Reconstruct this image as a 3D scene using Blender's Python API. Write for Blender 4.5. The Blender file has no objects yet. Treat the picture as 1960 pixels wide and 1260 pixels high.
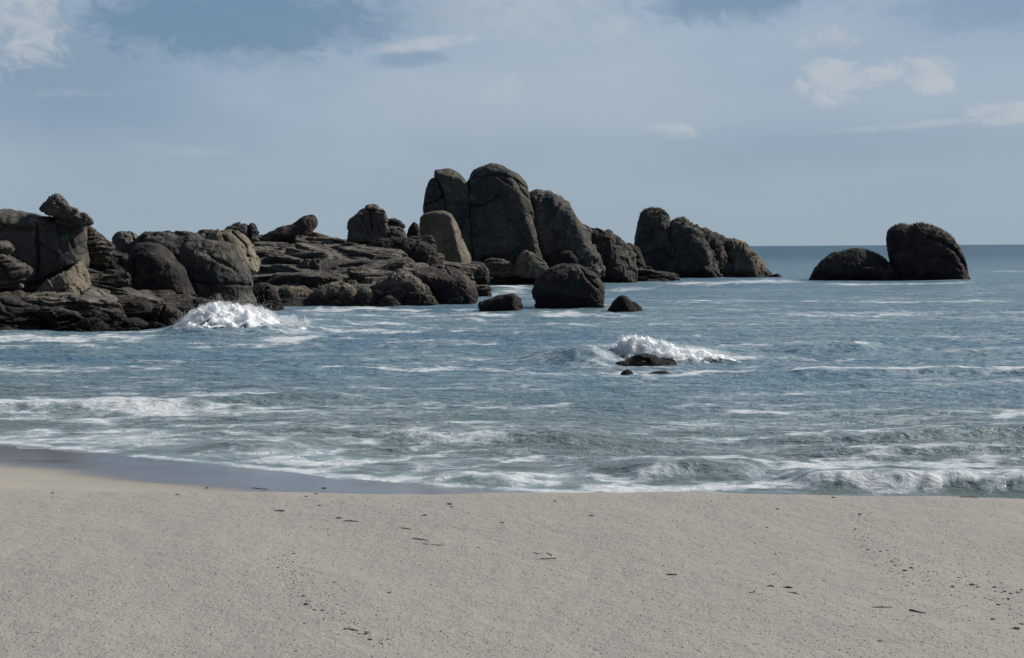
import bpy, bmesh, math, random
import numpy as np
from mathutils import Matrix, Vector

S = bpy.context.scene
COL = S.collection
random.seed(7)

# ------------------------------------------------------------------ camera
F = 2692.0                       # focal length in photograph pixels (1960 wide)
CAM_H = 4.0
PITCH, ROLL = math.radians(3.327), math.radians(-0.324)
cam_d = bpy.data.cameras.new("camera")
cam = bpy.data.objects.new("camera", cam_d)
COL.objects.link(cam)
S.camera = cam
cam_d.sensor_width = 36
cam_d.lens = 36 * F / 1960
cam_d.clip_start = 0.1
cam_d.clip_end = 60000
ROT = Matrix.Rotation(math.pi / 2 - PITCH, 3, 'X') @ Matrix.Rotation(ROLL, 3, 'Z')
cam.matrix_world = Matrix.Translation((0, 0, CAM_H)) @ ROT.to_4x4()
RN = np.array(ROT)

# ------------------------------------------------------------------ light
SUN_EL, SUN_AZ = math.radians(38), math.radians(70)   # azimuth: right of the view direction (+Y)
sun_dir = Vector((math.sin(SUN_AZ) * math.cos(SUN_EL), math.cos(SUN_AZ) * math.cos(SUN_EL), math.sin(SUN_EL)))
sl = bpy.data.lights.new("sun", 'SUN')
sl.energy = 5.0
sl.angle = math.radians(0.6)
sl.color = (1.0, 0.93, 0.84)
sun = bpy.data.objects.new("sun", sl)
COL.objects.link(sun)
sun.rotation_euler = sun_dir.to_track_quat('Z', 'Y').to_euler()

S.view_settings.view_transform = 'Standard'
S.view_settings.look = 'None'
S.view_settings.exposure = 0.0
S.view_settings.gamma = 1.0
S.cycles.max_bounces = 6
S.cycles.diffuse_bounces = 3
S.cycles.glossy_bounces = 3
S.cycles.volume_bounces = 4
S.cycles.volume_step_rate = 1.0
S.cycles.use_denoising = True


# ------------------------------------------------------------------ projection helpers
def horizon(px):
    return 473.5 + 0.00566 * (980 - px)


def ray(px, py):
    """world direction(s) through a photograph pixel"""
    px = np.asarray(px, float); py = np.asarray(py, float)
    v = np.stack([(px - 980) / F, -(py - 630) / F, -np.ones_like(px)], -1)
    return v @ RN.T


def on_z(px, py, z=0.0):
    r = ray(px, py)
    t = (z - CAM_H) / r[..., 2]
    return np.array([0, 0, CAM_H]) + r * t[..., None]


def project(P):
    """world -> photograph pixel"""
    Q = (P - np.array([0, 0, CAM_H])) @ RN
    return 980 - Q[..., 0] / Q[..., 2] * F, 630 + Q[..., 1] / Q[..., 2] * F


# ------------------------------------------------------------------ node helper
class N:
    def __init__(self, tree):
        self.t = tree; tree.nodes.clear()

    def n(self, typ, inputs=None, **props):
        nd = self.t.nodes.new(typ)
        for k, v in props.items():
            setattr(nd, k, v)
        for k, v in (inputs or {}).items():
            s = nd.inputs[k]
            if isinstance(v, bpy.types.NodeSocket):
                self.t.links.new(v, s)
            else:
                s.default_value = v
        return nd

    def math(self, op, a, b=0.0, c=None, clamp=False):
        ins = {0: a, 1: b}
        if c is not None: ins[2] = c
        return self.n('ShaderNodeMath', ins, operation=op, use_clamp=clamp).outputs[0]

    def mix(self, f, a, b, kind='MIX'):
        nd = self.n('ShaderNodeMix', {0: f, 6: a, 7: b}, data_type='RGBA', blend_type=kind)
        return nd.outputs[2]

    def step(self, x, lo, hi, a=0.0, b=1.0):
        return self.n('ShaderNodeMapRange', {0: x, 1: lo, 2: hi, 3: a, 4: b}, interpolation_type='SMOOTHSTEP').outputs[0]

    def noise(self, vec, scale, detail=4, rough=0.55, dist=0.0):
        return self.n('ShaderNodeTexNoise', {'Vector': vec, 'Scale': scale, 'Detail': detail, 'Roughness': rough, 'Distortion': dist}).outputs[0]

    def mapping(self, vec, scale=(1, 1, 1), loc=(0, 0, 0), rot=(0, 0, 0)):
        return self.n('ShaderNodeMapping', {0: vec, 1: loc, 2: rot, 3: scale}).outputs[0]


def rgb(r, g, b):
    return (r, g, b, 1.0)


# ------------------------------------------------------------------ world: Nishita sky with thin cloud
W = bpy.data.worlds.new("World")
S.world = W
W.use_nodes = True
w = N(W.node_tree)
sky = w.n('ShaderNodeTexSky', sky_type='NISHITA')
sky.sun_disc = False
sky.sun_elevation = SUN_EL
sky.sun_rotation = SUN_AZ
sky.air_density = 1.0; sky.dust_density = 1.2; sky.ozone_density = 2.0
tc = w.n('ShaderNodeTexCoord').outputs['Generated']
sep = w.n('ShaderNodeSeparateXYZ', {0: tc})
X, Y, Z = sep.outputs
SKY_K = 0.062
base = w.mix(1.0, sky.outputs[0], rgb(SKY_K, SKY_K, SKY_K), 'MULTIPLY')
warp = w.n('ShaderNodeVectorMath', {0: tc, 1: (0, 0, 0)}, operation='ADD').outputs[0]
st = w.mapping(warp, (3.2, 3.2, 9.0))
n1 = w.noise(st, 1.3, 7, 0.52, 0.5)
n2 = w.noise(w.mapping(warp, (9, 9, 22), (3, 1, 7)), 1.0, 8, 0.58, 0.6)
n4 = w.noise(w.mapping(warp, (48, 48, 75), (2, 9, 4)), 1.0, 7, 0.6, 0.8)
n3 = w.noise(w.mapping(warp, (3, 3, 12), (13, 5, 2)), 1.0, 5, 0.5, 0.8)
# thin milky veil, thickest over the sea; gaps of clear blue where the photograph has them
elev = w.n('ShaderNodeMapRange', {0: Z, 1: 0.0, 2: 0.36, 3: 1.0, 4: 0.45}, interpolation_type='LINEAR').outputs[0]
veil = w.math('ADD', elev, w.math('MULTIPLY', w.math('SUBTRACT', n1, 0.5), 1.1))
veil = w.math('MULTIPLY', veil, w.step(n1, 0.1, 0.5, 0.7, 1.0), clamp=True)


def blob(px, py, wx, wy, tilt=0.0, soft=1.0, wob=0.6, puff=False):
    """soft elliptical mask round a direction in the sky, edge broken by noise"""
    d = ray(px, py); d = d / np.linalg.norm(d)
    dx = w.math('SUBTRACT', X, float(d[0])); dz = w.math('SUBTRACT', Z, float(d[2]))
    c, s = math.cos(tilt), math.sin(tilt)
    a = w.math('ADD', w.math('MULTIPLY', dx, c), w.math('MULTIPLY', dz, s))
    b = w.math('SUBTRACT', w.math('MULTIPLY', dz, c), w.math('MULTIPLY', dx, s))
    a = w.math('DIVIDE', a, wx / F); b = w.math('DIVIDE', b, wy / F)
    r = w.math('ADD', w.math('MULTIPLY', a, a), w.math('MULTIPLY', b, b))
    r = w.math('SQRT', r)
    r = w.math('ADD', r, w.math('MULTIPLY', w.math('SUBTRACT', n2, 0.5), -3.0 * wob))
    if wy < 80: r = w.math('ADD', r, w.math('MULTIPLY', w.math('SUBTRACT', n4, 0.5), -3.2 * wob))
    m = w.step(r, 1.0 + 0.35 * soft, 1.0 - 0.6 * soft)
    m = w.math('MULTIPLY', m, w.math('GREATER_THAN', Y, 0.0))
    return m


def union(ms):
    o = ms[0]
    for m in ms[1:]: o = w.math('MAXIMUM', o, m)
    return o


holes = union([blob(430, 40, 330, 75, 0.02, 1.0, .5), w.math('MULTIPLY', blob(60, 150, 260, 120, 0, 1.2, .3), .55),
               blob(1400, -5, 190, 50, 0, 1.0, .5), w.math('MULTIPLY', blob(1900, 10, 150, 40, 0, 1.2, .5), .6),
               w.math('MULTIPLY', blob(780, 112, 75, 18, 0.05, 1.0, .3), .7),
               w.math('MULTIPLY', blob(600, 20, 160, 60, 0, 1.2, .4), .5),
               w.math('MULTIPLY', blob(1650, 280, 330, 40, 0, 1.4, .4), .28)])
veil = w.math('MULTIPLY', veil, w.math('SUBTRACT', 1.0, w.math('MULTIPLY', holes, 0.9)))
low = w.n('ShaderNodeMapRange', {0: Z, 1: 0.0, 2: 0.16, 3: 0.0, 4: 1.0}, interpolation_type='SMOOTHSTEP').outputs[0]
vcol = w.mix(low, rgb(0.325, 0.410, 0.495), rgb(0.375, 0.465, 0.575))
blue = w.mix(0.72, base, rgb(0.155, 0.268, 0.420))
skyc = w.mix(veil, blue, vcol)
puffs = union([blob(15, 40, 95, 75, 0, 1.0, .7), blob(820, 84, 90, 13, 0.12, 1.0, .35),
               blob(1590, 160, 50, 36, 0, 1.0, .8), blob(1670, 150, 58, 20, 0.2, 1.0, .8), blob(1770, 145, 42, 26, -.2, 1.0, .8),
               blob(1278, 246, 58, 15, -0.2, 1.0, .5), blob(1925, 218, 52, 19, 0, 1.0, .6),
               w.math('MULTIPLY', blob(1760, 238, 190, 7, 0.06, 1.2, .2), .6),
               w.math('MULTIPLY', blob(1170, 60, 50, 35, 0, 1.2, .8), .6),
               w.math('MULTIPLY', blob(1570, 68, 70, 22, 0, 1.2, .8), .6),
               w.math('MULTIPLY', blob(950, 170, 40, 32, 0, 1.2, .8), .6),
               w.math('MULTIPLY', blob(1000, 20, 170, 45, 0, 1.4, .8), .45),
               w.math('MULTIPLY', blob(390, 292, 55, 9, 0, 1.4, .5), .4),
               w.math('MULTIPLY', blob(125, 178, 70, 8, 0, 1.4, .5), .4)])
puffs = w.math('MULTIPLY', puffs, w.step(n4, 0.30, 0.66, 0.20, 0.80))
skyc = w.mix(puffs, skyc, rgb(0.50, 0.54, 0.58))
glow = w.math('MULTIPLY', blob(1120, 120, 480, 150, 0.05, 1.6, .5), w.step(n3, .38, .62, .20, .95))
skyc = w.mix(glow, skyc, rgb(.40, .475, .55))
grey = w.math('MULTIPLY', w.step(n3, 0.52, 0.72), 0.22)
skyc = w.mix(grey, skyc, rgb(0.315, 0.385, 0.535))
hz = w.step(Z, 0.10, 0.0, 0.0, 0.85)
skyc = w.mix(hz, skyc, rgb(0.325, 0.408, 0.482))
# unseen sky behind the camera, darkened to cut fill light on rock fronts
back = w.math('ADD', w.math('MULTIPLY', Y, .8), w.math('MULTIPLY', X, .35))
skyc = w.mix(w.step(back, .25, -.25, 0.0, .92), skyc, rgb(.060, .095, .155))
# below the horizon: dull sea tone so nothing glows from underneath
skyc = w.mix(w.math('LESS_THAN', Z, -0.002), skyc, rgb(0.06, 0.09, 0.12))
bg = w.n('ShaderNodeBackground', {0: skyc, 1: 1.0})
w.n('ShaderNodeOutputWorld', {0: bg.outputs[0]})


# ------------------------------------------------------------------ numpy noise
def _h(ix, iy, iz, seed):
    h = (ix.astype(np.uint32) * np.uint32(374761393) + iy.astype(np.uint32) * np.uint32(668265263)
         + iz.astype(np.uint32) * np.uint32(2147483647) * np.uint32(3) + np.uint32((seed * 1274126177) & 0xffffffff))
    h = (h ^ (h >> np.uint32(13))) * np.uint32(1274126177)
    h = (h ^ (h >> np.uint32(15))) * np.uint32(2246822519)
    return h ^ (h >> np.uint32(16))


def noise3(P, seed=0):
    """gradient noise, about -0.7..0.7"""
    I = np.floor(P).astype(np.int64); f = (P - I).astype(np.float32)
    u = f * f * f * (f * (f * 6 - 15) + 10)
    out = 0
    for dx in (0, 1):
        wx = u[:, 0] if dx else 1 - u[:, 0]
        for dy in (0, 1):
            wy = u[:, 1] if dy else 1 - u[:, 1]
            for dz in (0, 1):
                wz = u[:, 2] if dz else 1 - u[:, 2]
                h = _h(I[:, 0] + dx, I[:, 1] + dy, I[:, 2] + dz, seed)
                gx = (h & np.uint32(1023)).astype(np.float32) / 511.5 - 1
                gy = ((h >> np.uint32(10)) & np.uint32(1023)).astype(np.float32) / 511.5 - 1
                gz = ((h >> np.uint32(20)) & np.uint32(1023)).astype(np.float32) / 511.5 - 1
                out = out + wx * wy * wz * (gx * (f[:, 0] - dx) + gy * (f[:, 1] - dy) + gz * (f[:, 2] - dz))
    return out


def fbm(P, octaves=4, seed=0, gain=0.5, lac=2.07):
    a, o, q = 1.0, 0, np.array(P, dtype=np.float64)
    for k in range(octaves):
        o = o + a * noise3(q, seed + k * 17)
        a *= gain; q = q * lac + 3.1
    return o


def ridged(P, octaves=4, seed=0, gain=0.55):
    a, o, q = 1.0, 0, np.array(P, dtype=np.float64)
    for k in range(octaves):
        o = o + a * (0.5 - np.abs(noise3(q, seed + k * 13)) * 2)
        a *= gain; q = q * 2.03 + 1.7
    return o


def facets(P, seed=0):
    """chiselled facets: nearest random cell carries its own tilted plane; also returns F2-F1"""
    I = np.floor(P).astype(np.int64)
    best = np.full(len(P), 1e9); sec = np.full(len(P), 1e9); val = np.zeros(len(P))
    for dx in (-1, 0, 1):
        for dy in (-1, 0, 1):
            for dz in (-1, 0, 1):
                c = I + np.array([dx, dy, dz])
                h = _h(c[:, 0], c[:, 1], c[:, 2], seed)
                j = np.stack([(h & np.uint32(1023)), ((h >> np.uint32(10)) & np.uint32(1023)), ((h >> np.uint32(20)) & np.uint32(1023))], -1) / 1023.0
                h2 = _h(c[:, 0] + 91, c[:, 1], c[:, 2] + 7, seed + 5)
                g = np.stack([(h2 & np.uint32(1023)), ((h2 >> np.uint32(10)) & np.uint32(1023)), ((h2 >> np.uint32(20)) & np.uint32(1023))], -1) / 511.5 - 1
                D = P - (c + j); d = (D * D).sum(-1)
                v = (g * D).sum(-1) * 0.9 + g[:, 0] * 0.25
                m = d < best
                sec = np.where(m, best, np.minimum(sec, d)); val = np.where(m, v, val); best = np.where(m, d, best)
    return val, np.sqrt(sec) - np.sqrt(best)


# ------------------------------------------------------------------ mesh helpers
def make_mesh(name, V, Fc, smooth=True):
    me = bpy.data.meshes.new(name)
    V = np.asarray(V, np.float32); Fc = np.asarray(Fc, np.int32)
    k = Fc.shape[1]
    me.vertices.add(len(V)); me.vertices.foreach_set("co", V.ravel())
    me.loops.add(Fc.size); me.loops.foreach_set("vertex_index", Fc.ravel())
    me.polygons.add(len(Fc)); me.polygons.foreach_set("loop_start", np.arange(0, Fc.size, k, dtype=np.int32))
    me.polygons.foreach_set("use_smooth", np.full(len(Fc), smooth))
    me.update(calc_edges=True)
    return me


def link(name, me, mat, loc=(0, 0, 0), rz=0.0, parent=None, label=None, cat=None, group=None, kind=None):
    o = bpy.data.objects.new(name, me)
    COL.objects.link(o)
    if me is not None and mat is not None and not me.materials: me.materials.append(mat)
    o.location = loc; o.rotation_euler = (0, 0, rz)
    if parent: o.parent = parent
    for k, v in (('label', label), ('category', cat), ('group', group), ('kind', kind)):
        if v: o[k] = v
    return o


def grid_faces(nr, nc):
    i = np.arange((nr - 1) * (nc - 1)); r, c = i // (nc - 1), i % (nc - 1)
    a = r * nc + c
    return np.stack([a, a + 1, a + nc + 1, a + nc], -1)


def surface_nets(G, org, h):
    ins = G < 0
    nx, ny, nz = G.shape
    c = [ins[dx:nx - 1 + dx, dy:ny - 1 + dy, dz:nz - 1 + dz] for dx in (0, 1) for dy in (0, 1) for dz in (0, 1)]
    s = sum(a.astype(np.int8) for a in c)
    act = (s > 0) & (s < 8)
    idx = np.full(act.shape, -1, np.int64)
    cells = np.argwhere(act); idx[act] = np.arange(len(cells))
    acc = np.zeros((len(cells), 3)); cnt = np.zeros(len(cells))
    corners = [(0, 0, 0), (1, 0, 0), (0, 1, 0), (1, 1, 0), (0, 0, 1), (1, 0, 1), (0, 1, 1), (1, 1, 1)]
    vals = {k: G[cells[:, 0] + k[0], cells[:, 1] + k[1], cells[:, 2] + k[2]] for k in corners}
    for a in corners:
        for ax in range(3):
            if a[ax]: continue
            b = list(a); b[ax] = 1; b = tuple(b)
            va, vb = vals[a], vals[b]
            m = (va < 0) != (vb < 0)
            t = np.where(m, va / np.where(m, va - vb, 1), 0)
            p = np.zeros((len(cells), 3)); p[:] = a; p[:, ax] += t
            acc += p * m[:, None]; cnt += m
    V = (cells + acc / cnt[:, None]) * h + org
    faces = []
    for ax in range(3):
        o1, o2 = (ax + 1) % 3, (ax + 2) % 3
        sl0 = [slice(1, -1)] * 3; sl1 = [slice(1, -1)] * 3
        sl0[ax] = slice(0, -1); sl1[ax] = slice(1, None)
        A, B = ins[tuple(sl0)], ins[tuple(sl1)]
        for flip, m in ((0, A & ~B), (1, ~A & B)):
            e = np.argwhere(m)
            if not len(e): continue
            off = np.ones(3, int); off[ax] = 0
            e = e + off
            def cell(d1, d2):
                q = e.copy(); q[:, o1] -= d1; q[:, o2] -= d2
                return idx[q[:, 0], q[:, 1], q[:, 2]]
            q = np.stack([cell(1, 1), cell(0, 1), cell(0, 0), cell(1, 0)], -1)
            if flip: q = q[:, ::-1]
            faces.append(q)
    Fc = np.concatenate(faces)
    Fc = Fc[(Fc >= 0).all(1)]
    return V, Fc


def vnormals(V, Fc):
    n = np.cross(V[Fc[:, 2]] - V[Fc[:, 0]], V[Fc[:, 3]] - V[Fc[:, 1]])
    out = np.zeros_like(V)
    for k in range(4): 
        for a in range(3): out[:, a] += np.bincount(Fc[:, k], n[:, a], len(V))
    return out / (np.linalg.norm(out, axis=1)[:, None] + 1e-9)


def smooth_poly(P, it=2):
    for _ in range(it):
        Q = np.roll(P, -1, 0)
        P = np.stack([P * .75 + Q * .25, P * .25 + Q * .75], 1).reshape(-1, 2)
    return P


def sd_poly(P, A):
    """signed distance of points P (n,2) to polygon A, negative inside"""
    d = np.full(len(P), 1e9); ins = np.zeros(len(P), bool)
    for i in range(len(A)):
        a, b = A[i], A[(i + 1) % len(A)]
        e = b - a; wv = P - a
        t = np.clip((wv @ e) / (e @ e + 1e-12), 0, 1)
        d = np.minimum(d, ((wv - t[:, None] * e) ** 2).sum(-1))
        cnd = (a[1] > P[:, 1]) != (b[1] > P[:, 1])
        xi = a[0] + (P[:, 1] - a[1]) * e[0] / (e[1] if abs(e[1]) > 1e-12 else 1e-12)
        ins ^= cnd & (P[:, 0] < xi)
    return np.sqrt(d) * np.where(ins, -1, 1)


def d_line(P, L):
    d = np.full(len(P), 1e9)
    for a, b in zip(L[:-1], L[1:]):
        e = b - a; wv = P - a
        t = np.clip((wv @ e) / (e @ e + 1e-12), 0, 1)
        d = np.minimum(d, ((wv - t[:, None] * e) ** 2).sum(-1))
    return np.sqrt(d)


# ------------------------------------------------------------------ materials
def rock_material(name, dark, brown, pale, lichen=0.35, strata=0.0, scale=1.0, wet=1.0, streak=0.0):
    m = bpy.data.materials.new(name); m.use_nodes = True
    k = N(m.node_tree)
    pos = k.n('ShaderNodeNewGeometry').outputs['Position']
    oi = k.n('ShaderNodeObjectInfo').outputs['Random']
    big = k.noise(k.mapping(pos, (.35 * scale,) * 3), 1.0, 5, .6, .6)
    med = k.noise(k.mapping(pos, (1.6 * scale,) * 3, (5, 2, 1)), 1.0, 7, .65, .4)
    fine = k.noise(pos, 14.0 * scale, 6, .7)
    col = k.mix(k.step(big, .38, .66), rgb(*dark), rgb(*brown))
    col = k.mix(k.math('MULTIPLY', k.step(med, .52, .70), lichen), col, rgb(*pale))
    # seams and staining running down the faces
    run = k.noise(k.mapping(pos, (1.7 * scale, 1.7 * scale, .22 * scale)), 1.0, 5, .6, .5)
    col = k.mix(k.math('MULTIPLY', k.step(run, .54, .74), .45 + streak), col, rgb(*[c * .45 for c in dark]))
    if strata:
        la = k.noise(k.mapping(pos, (.5, .5, 5.5)), 1.0, 4, .6, .8)
        col = k.mix(k.math('MULTIPLY', k.step(la, .46, .62), strata), col, rgb(*[c * .45 for c in dark]))
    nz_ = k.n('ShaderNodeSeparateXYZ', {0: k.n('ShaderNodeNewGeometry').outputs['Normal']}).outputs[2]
    lit_crust = k.math('MULTIPLY', k.step(nz_, .25, .75), k.step(med, .44, .60))  # pale crust on up-facing rock; puts sunlit tops into the colour
    col = k.mix(k.math('MULTIPLY', lit_crust, .45), col, rgb(*pale))
    vo = k.n('ShaderNodeTexVoronoi', {'Vector': k.mapping(pos, (.6 * scale, .6 * scale, 1.0 * scale)), 'Scale': 1.0}, feature='DISTANCE_TO_EDGE').outputs[0]
    crack = k.math('MULTIPLY', k.step(vo, .028, .0), k.step(med, .42, .58))
    col = k.mix(k.math('MULTIPLY', crack, .6), col, rgb(.008, .008, .009))
    col = k.mix(k.math('MULTIPLY', k.math('SUBTRACT', fine, .5), 0.0), col, col)
    vv = k.n('ShaderNodeHueSaturation', {'Value': k.math('ADD', .62, k.math('ADD', k.math('MULTIPLY', fine, .62), k.math('MULTIPLY', oi, .18))), 'Color': col}).outputs[0]
    # tide-wetted, weed-dark band at the foot
    z = k.n('ShaderNodeSeparateXYZ', {0: pos}).outputs[2]
    wl = k.math('ADD', z, k.math('MULTIPLY', k.math('SUBTRACT', med, .5), 1.6))
    wetm = k.math('MULTIPLY', k.step(wl, 1.25, .45), wet)
    col = k.mix(k.math('MULTIPLY', wetm, .80), vv, rgb(.012, .011, .010))
    rough = k.math('SUBTRACT', .90, k.math('MULTIPLY', wetm, .12))
    ht = k.math('ADD', k.math('MULTIPLY', med, .13), k.math('MULTIPLY', fine, .022))
    ht = k.math('SUBTRACT', ht, k.math('MULTIPLY', crack, .07))
    if strata:
        ht = k.math('SUBTRACT', ht, k.math('MULTIPLY', k.step(la, .46, .6), .12 * strata))
    ht = k.math('ADD', ht, k.math('MULTIPLY', run, .10))
    wp = k.n('ShaderNodeVectorMath', {0: pos, 1: k.n('ShaderNodeVectorMath', {0: k.n('ShaderNodeTexNoise', {'Vector': pos, 'Scale': .8, 'Detail': 3.0}).outputs[1], 'Scale': 1.1}, operation='SCALE').outputs[0]}, operation='ADD').outputs[0]
    vb = k.n('ShaderNodeTexVoronoi', {'Vector': k.mapping(wp, (.75 * scale, .75 * scale, .6 * scale), rot=(.3, .2, .5)), 'Scale': 1.0}, feature='F1', distance='CHEBYCHEV')
    vb2 = k.n('ShaderNodeTexVoronoi', {'Vector': k.mapping(wp, (2.3 * scale, 2.3 * scale, 1.9 * scale), rot=(.9, .1, .2)), 'Scale': 1.0}, feature='F1', distance='CHEBYCHEV')
    cellv = k.n('ShaderNodeSeparateColor', {0: vb.outputs['Color']}).outputs[0]
    ht = k.math('ADD', ht, k.math('MULTIPLY', vb.outputs['Distance'], -.30))
    ht = k.math('ADD', ht, k.math('MULTIPLY', cellv, .10))
    ht = k.math('ADD', ht, k.math('MULTIPLY', vb2.outputs['Distance'], -.09))
    col = k.n('ShaderNodeHueSaturation', {'Value': k.math('ADD', .84, k.math('MULTIPLY', cellv, .32)), 'Color': col}).outputs[0]
    bmp = k.n('ShaderNodeBump', {'Strength': .65, 'Distance': 1.0, 'Height': ht}).outputs[0]
    p = k.n('ShaderNodeBsdfPrincipled', {'Base Color': col, 'Roughness': rough, 'Normal': bmp, 'Specular IOR Level': .15})
    k.n('ShaderNodeOutputMaterial', {0: p.outputs[0]})
    return m


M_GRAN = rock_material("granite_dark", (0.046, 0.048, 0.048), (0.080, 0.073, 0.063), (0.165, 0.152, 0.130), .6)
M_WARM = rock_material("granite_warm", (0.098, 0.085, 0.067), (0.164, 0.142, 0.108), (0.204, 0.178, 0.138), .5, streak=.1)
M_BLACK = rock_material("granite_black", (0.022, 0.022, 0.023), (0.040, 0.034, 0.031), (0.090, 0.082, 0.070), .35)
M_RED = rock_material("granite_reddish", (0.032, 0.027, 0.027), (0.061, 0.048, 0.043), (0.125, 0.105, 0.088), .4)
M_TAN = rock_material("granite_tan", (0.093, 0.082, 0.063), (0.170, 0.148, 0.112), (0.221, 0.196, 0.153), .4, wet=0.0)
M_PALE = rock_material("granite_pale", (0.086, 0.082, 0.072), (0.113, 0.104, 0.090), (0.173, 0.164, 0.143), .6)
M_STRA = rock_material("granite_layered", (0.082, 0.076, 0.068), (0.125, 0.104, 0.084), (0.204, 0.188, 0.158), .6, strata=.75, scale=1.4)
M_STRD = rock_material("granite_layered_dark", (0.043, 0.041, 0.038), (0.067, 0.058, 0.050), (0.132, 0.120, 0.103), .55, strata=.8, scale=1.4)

# ------------------------------------------------------------------ rocks
SEED = [11]


def rock(name, label, poly, D, T, R=None, mat=None, cells=95, lump=.10, rough=.05, facet=0.0, fsc=1.0,
         cracks=(), cuts=(), slant=0.0, lean=0.0, layers=0.0, groove=0.0, gdir=0.0, cat='boulder', smooth=2, group=None, seed=None, base=1.0):
    """Solid rock: an outline given its distance D (m), half thickness T (m) and edge rounding R (m)."""
    SEED[0] += 7
    sd = SEED[0] if seed is None else seed
    rnd = random.Random(sd)
    poly = np.array(poly, float)
    cx = (poly[:, 0].min() + poly[:, 0].max()) / 2; cy = poly[:, 1].max()
    rc = ray(cx, cy); c = np.array([0, 0, CAM_H]) + rc * (D / rc[1])
    az = math.atan2(c[0], c[1])
    ex = np.array([math.cos(az), -math.sin(az), 0]); ey = np.array([math.sin(az), math.cos(az), 0])

    def loc2(pp):
        pp = np.asarray(pp, float)
        r = ray(pp[:, 0], pp[:, 1])
        t = (c @ ey) / (r @ ey)
        P = np.array([0, 0, CAM_H]) + r * t[:, None] - c
        return np.stack([P @ ex, P[:, 2]], -1)
    A = smooth_poly(loc2(poly), smooth)
    mn, mx = A.min(0), A.max(0)
    size = mx - mn
    R = min(T * .95, size.min() * .5) if R is None else min(R, T * .97)
    h = max(size.max(), 1.2 * T) / cells
    pad = 3 * h + lump * T * .5
    gx = np.arange(mn[0] - pad, mx[0] + pad, h); gz = np.arange(mn[1] - pad, mx[1] + pad, h)
    gy = np.arange(-T * 1.35 - pad, T * 1.35 + pad, h)
    XX, ZZ = np.meshgrid(gx, gz, indexing='ij')
    P2 = np.stack([XX.ravel(), ZZ.ravel()], -1)
    s2 = sd_poly(P2, A)
    # inside distances saturate so the front bulges a little even far from the edge
    s2 = s2.reshape(XX.shape)
    # thickness grows toward the foot and wanders
    zn = (ZZ - mn[1]) / max(size[1], 1e-3)
    Tn = T * (base + (1 - base) * .0 + .18 * (.5 - zn))
    Tn = Tn * (1 + .16 * fbm(np.stack([XX.ravel() / size.max() * 2.2, ZZ.ravel() / size.max() * 2.2, np.full(XX.size, sd * 1.37)], -1), 2, sd).reshape(XX.shape))
    mid = slant * (XX - (mn[0] + mx[0]) / 2) + lean * (ZZ - mn[1])
    YY = gy[None, :, None]
    a = (s2 + R)[:, None, :]
    b = np.abs(YY - mid[:, None, :]) - (Tn - R)[:, None, :]
    # slight doming of the faces
    b = b + .12 * R * np.clip(1 + s2[:, None, :] / (size.min() * .5), 0, 1)
    G = np.sqrt(np.maximum(a, 0) ** 2 + np.maximum(b, 0) ** 2) + np.minimum(np.maximum(a, b), 0) - R
    for (pp, nrm, k_) in cuts:                       # planar breaks in the rock
        q = loc2([pp])[0]; nrm = np.array(nrm, float); nrm /= np.linalg.norm(nrm)
        y0 = -T * k_
        pl = nrm[0] * (gx[:, None, None] - q[0]) + nrm[1] * (YY - y0) + nrm[2] * (gz[None, None, :] - q[1])
        kk = .08 * T
        hh = np.clip(.5 + .5 * (pl - G) / kk, 0, 1)
        G = G * (1 - hh) + pl * hh + kk * hh * (1 - hh)
    V, Fc = surface_nets(G.astype(np.float32), np.array([gx[0], gy[0], gz[0]]), h)
    n = vnormals(V, Fc)
    sc = size.max()
    u = V + np.array([sd * 3.3, sd * 1.1, sd * 2.7])
    disp = .8 * lump * T * fbm(u * (2.6 / sc), 3, sd)
    if True:
        uu = u + .25 * sc * np.stack([fbm(u * (3 / sc), 2, sd + 3), fbm(u * (3 / sc) + 9, 2, sd + 4), fbm(u * (3 / sc) + 5, 2, sd + 6)], -1) * .35
        fv, ed = facets(uu * (3.3 * fsc / sc) * np.array([1, 1, 1.3]), sd)
        disp = disp + (facet * 1.9 + .035) * sc / (3.6 * fsc) * (fv * .72 - .14 * np.exp(-(ed / .045) ** 2))
    if layers:
        lv = (V[:, 2] + .25 * V[:, 0] * rnd.uniform(-.5, .5) + .35 * fbm(u * .5, 2, sd + 8)) / layers
        fr = lv - np.floor(lv)
        hs = (_h(np.floor(lv).astype(np.int64), np.zeros(len(V), np.int64), np.zeros(len(V), np.int64), sd) & np.uint32(255)) / 255.0
        disp = disp + layers * ((hs - .5) * .9 - .55 * np.exp(-((fr - .5) / .12) ** 2)) * (1 - np.abs(n[:, 2])) 
    if groove:
        gu = V.copy()
        cg, sg = math.cos(gdir), math.sin(gdir)
        gv = np.stack([(gu[:, 0] * cg + gu[:, 2] * sg) / sc * 9 + sd, gu[:, 1] / sc * 4, (-gu[:, 0] * sg + gu[:, 2] * cg) / sc * 1.6], -1)
        disp = disp + groove * sc * .05 * ridged(gv, 3, sd + 21)
    disp = disp + rough * T * ridged(u * (7.5 / sc), 4, sd + 2) * .32
    disp = disp + rough * T * fbm(u * (26 / sc), 3, sd + 9) * .45
    V = V + n * disp[:, None]
    for (pp, wd, dp) in cracks:
        L = loc2(pp)
        q = V[:, [0, 2]] + .12 * np.stack([fbm(u * 1.1, 2, sd + 31), fbm(u * 1.1, 2, sd + 32)], -1)
        dd = d_line(q, L)
        V[:, 1] += np.where(V[:, 1] < mid.mean() + T * .3, dp * np.exp(-(dd / wd) ** 2), 0)
    zb = V[:, 2].min()
    me = make_mesh(name, V, Fc)
    return link(name, me, mat or M_GRAN, tuple(c), -az, label=label, cat=cat, group=group)


B = 'boulder'
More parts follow.
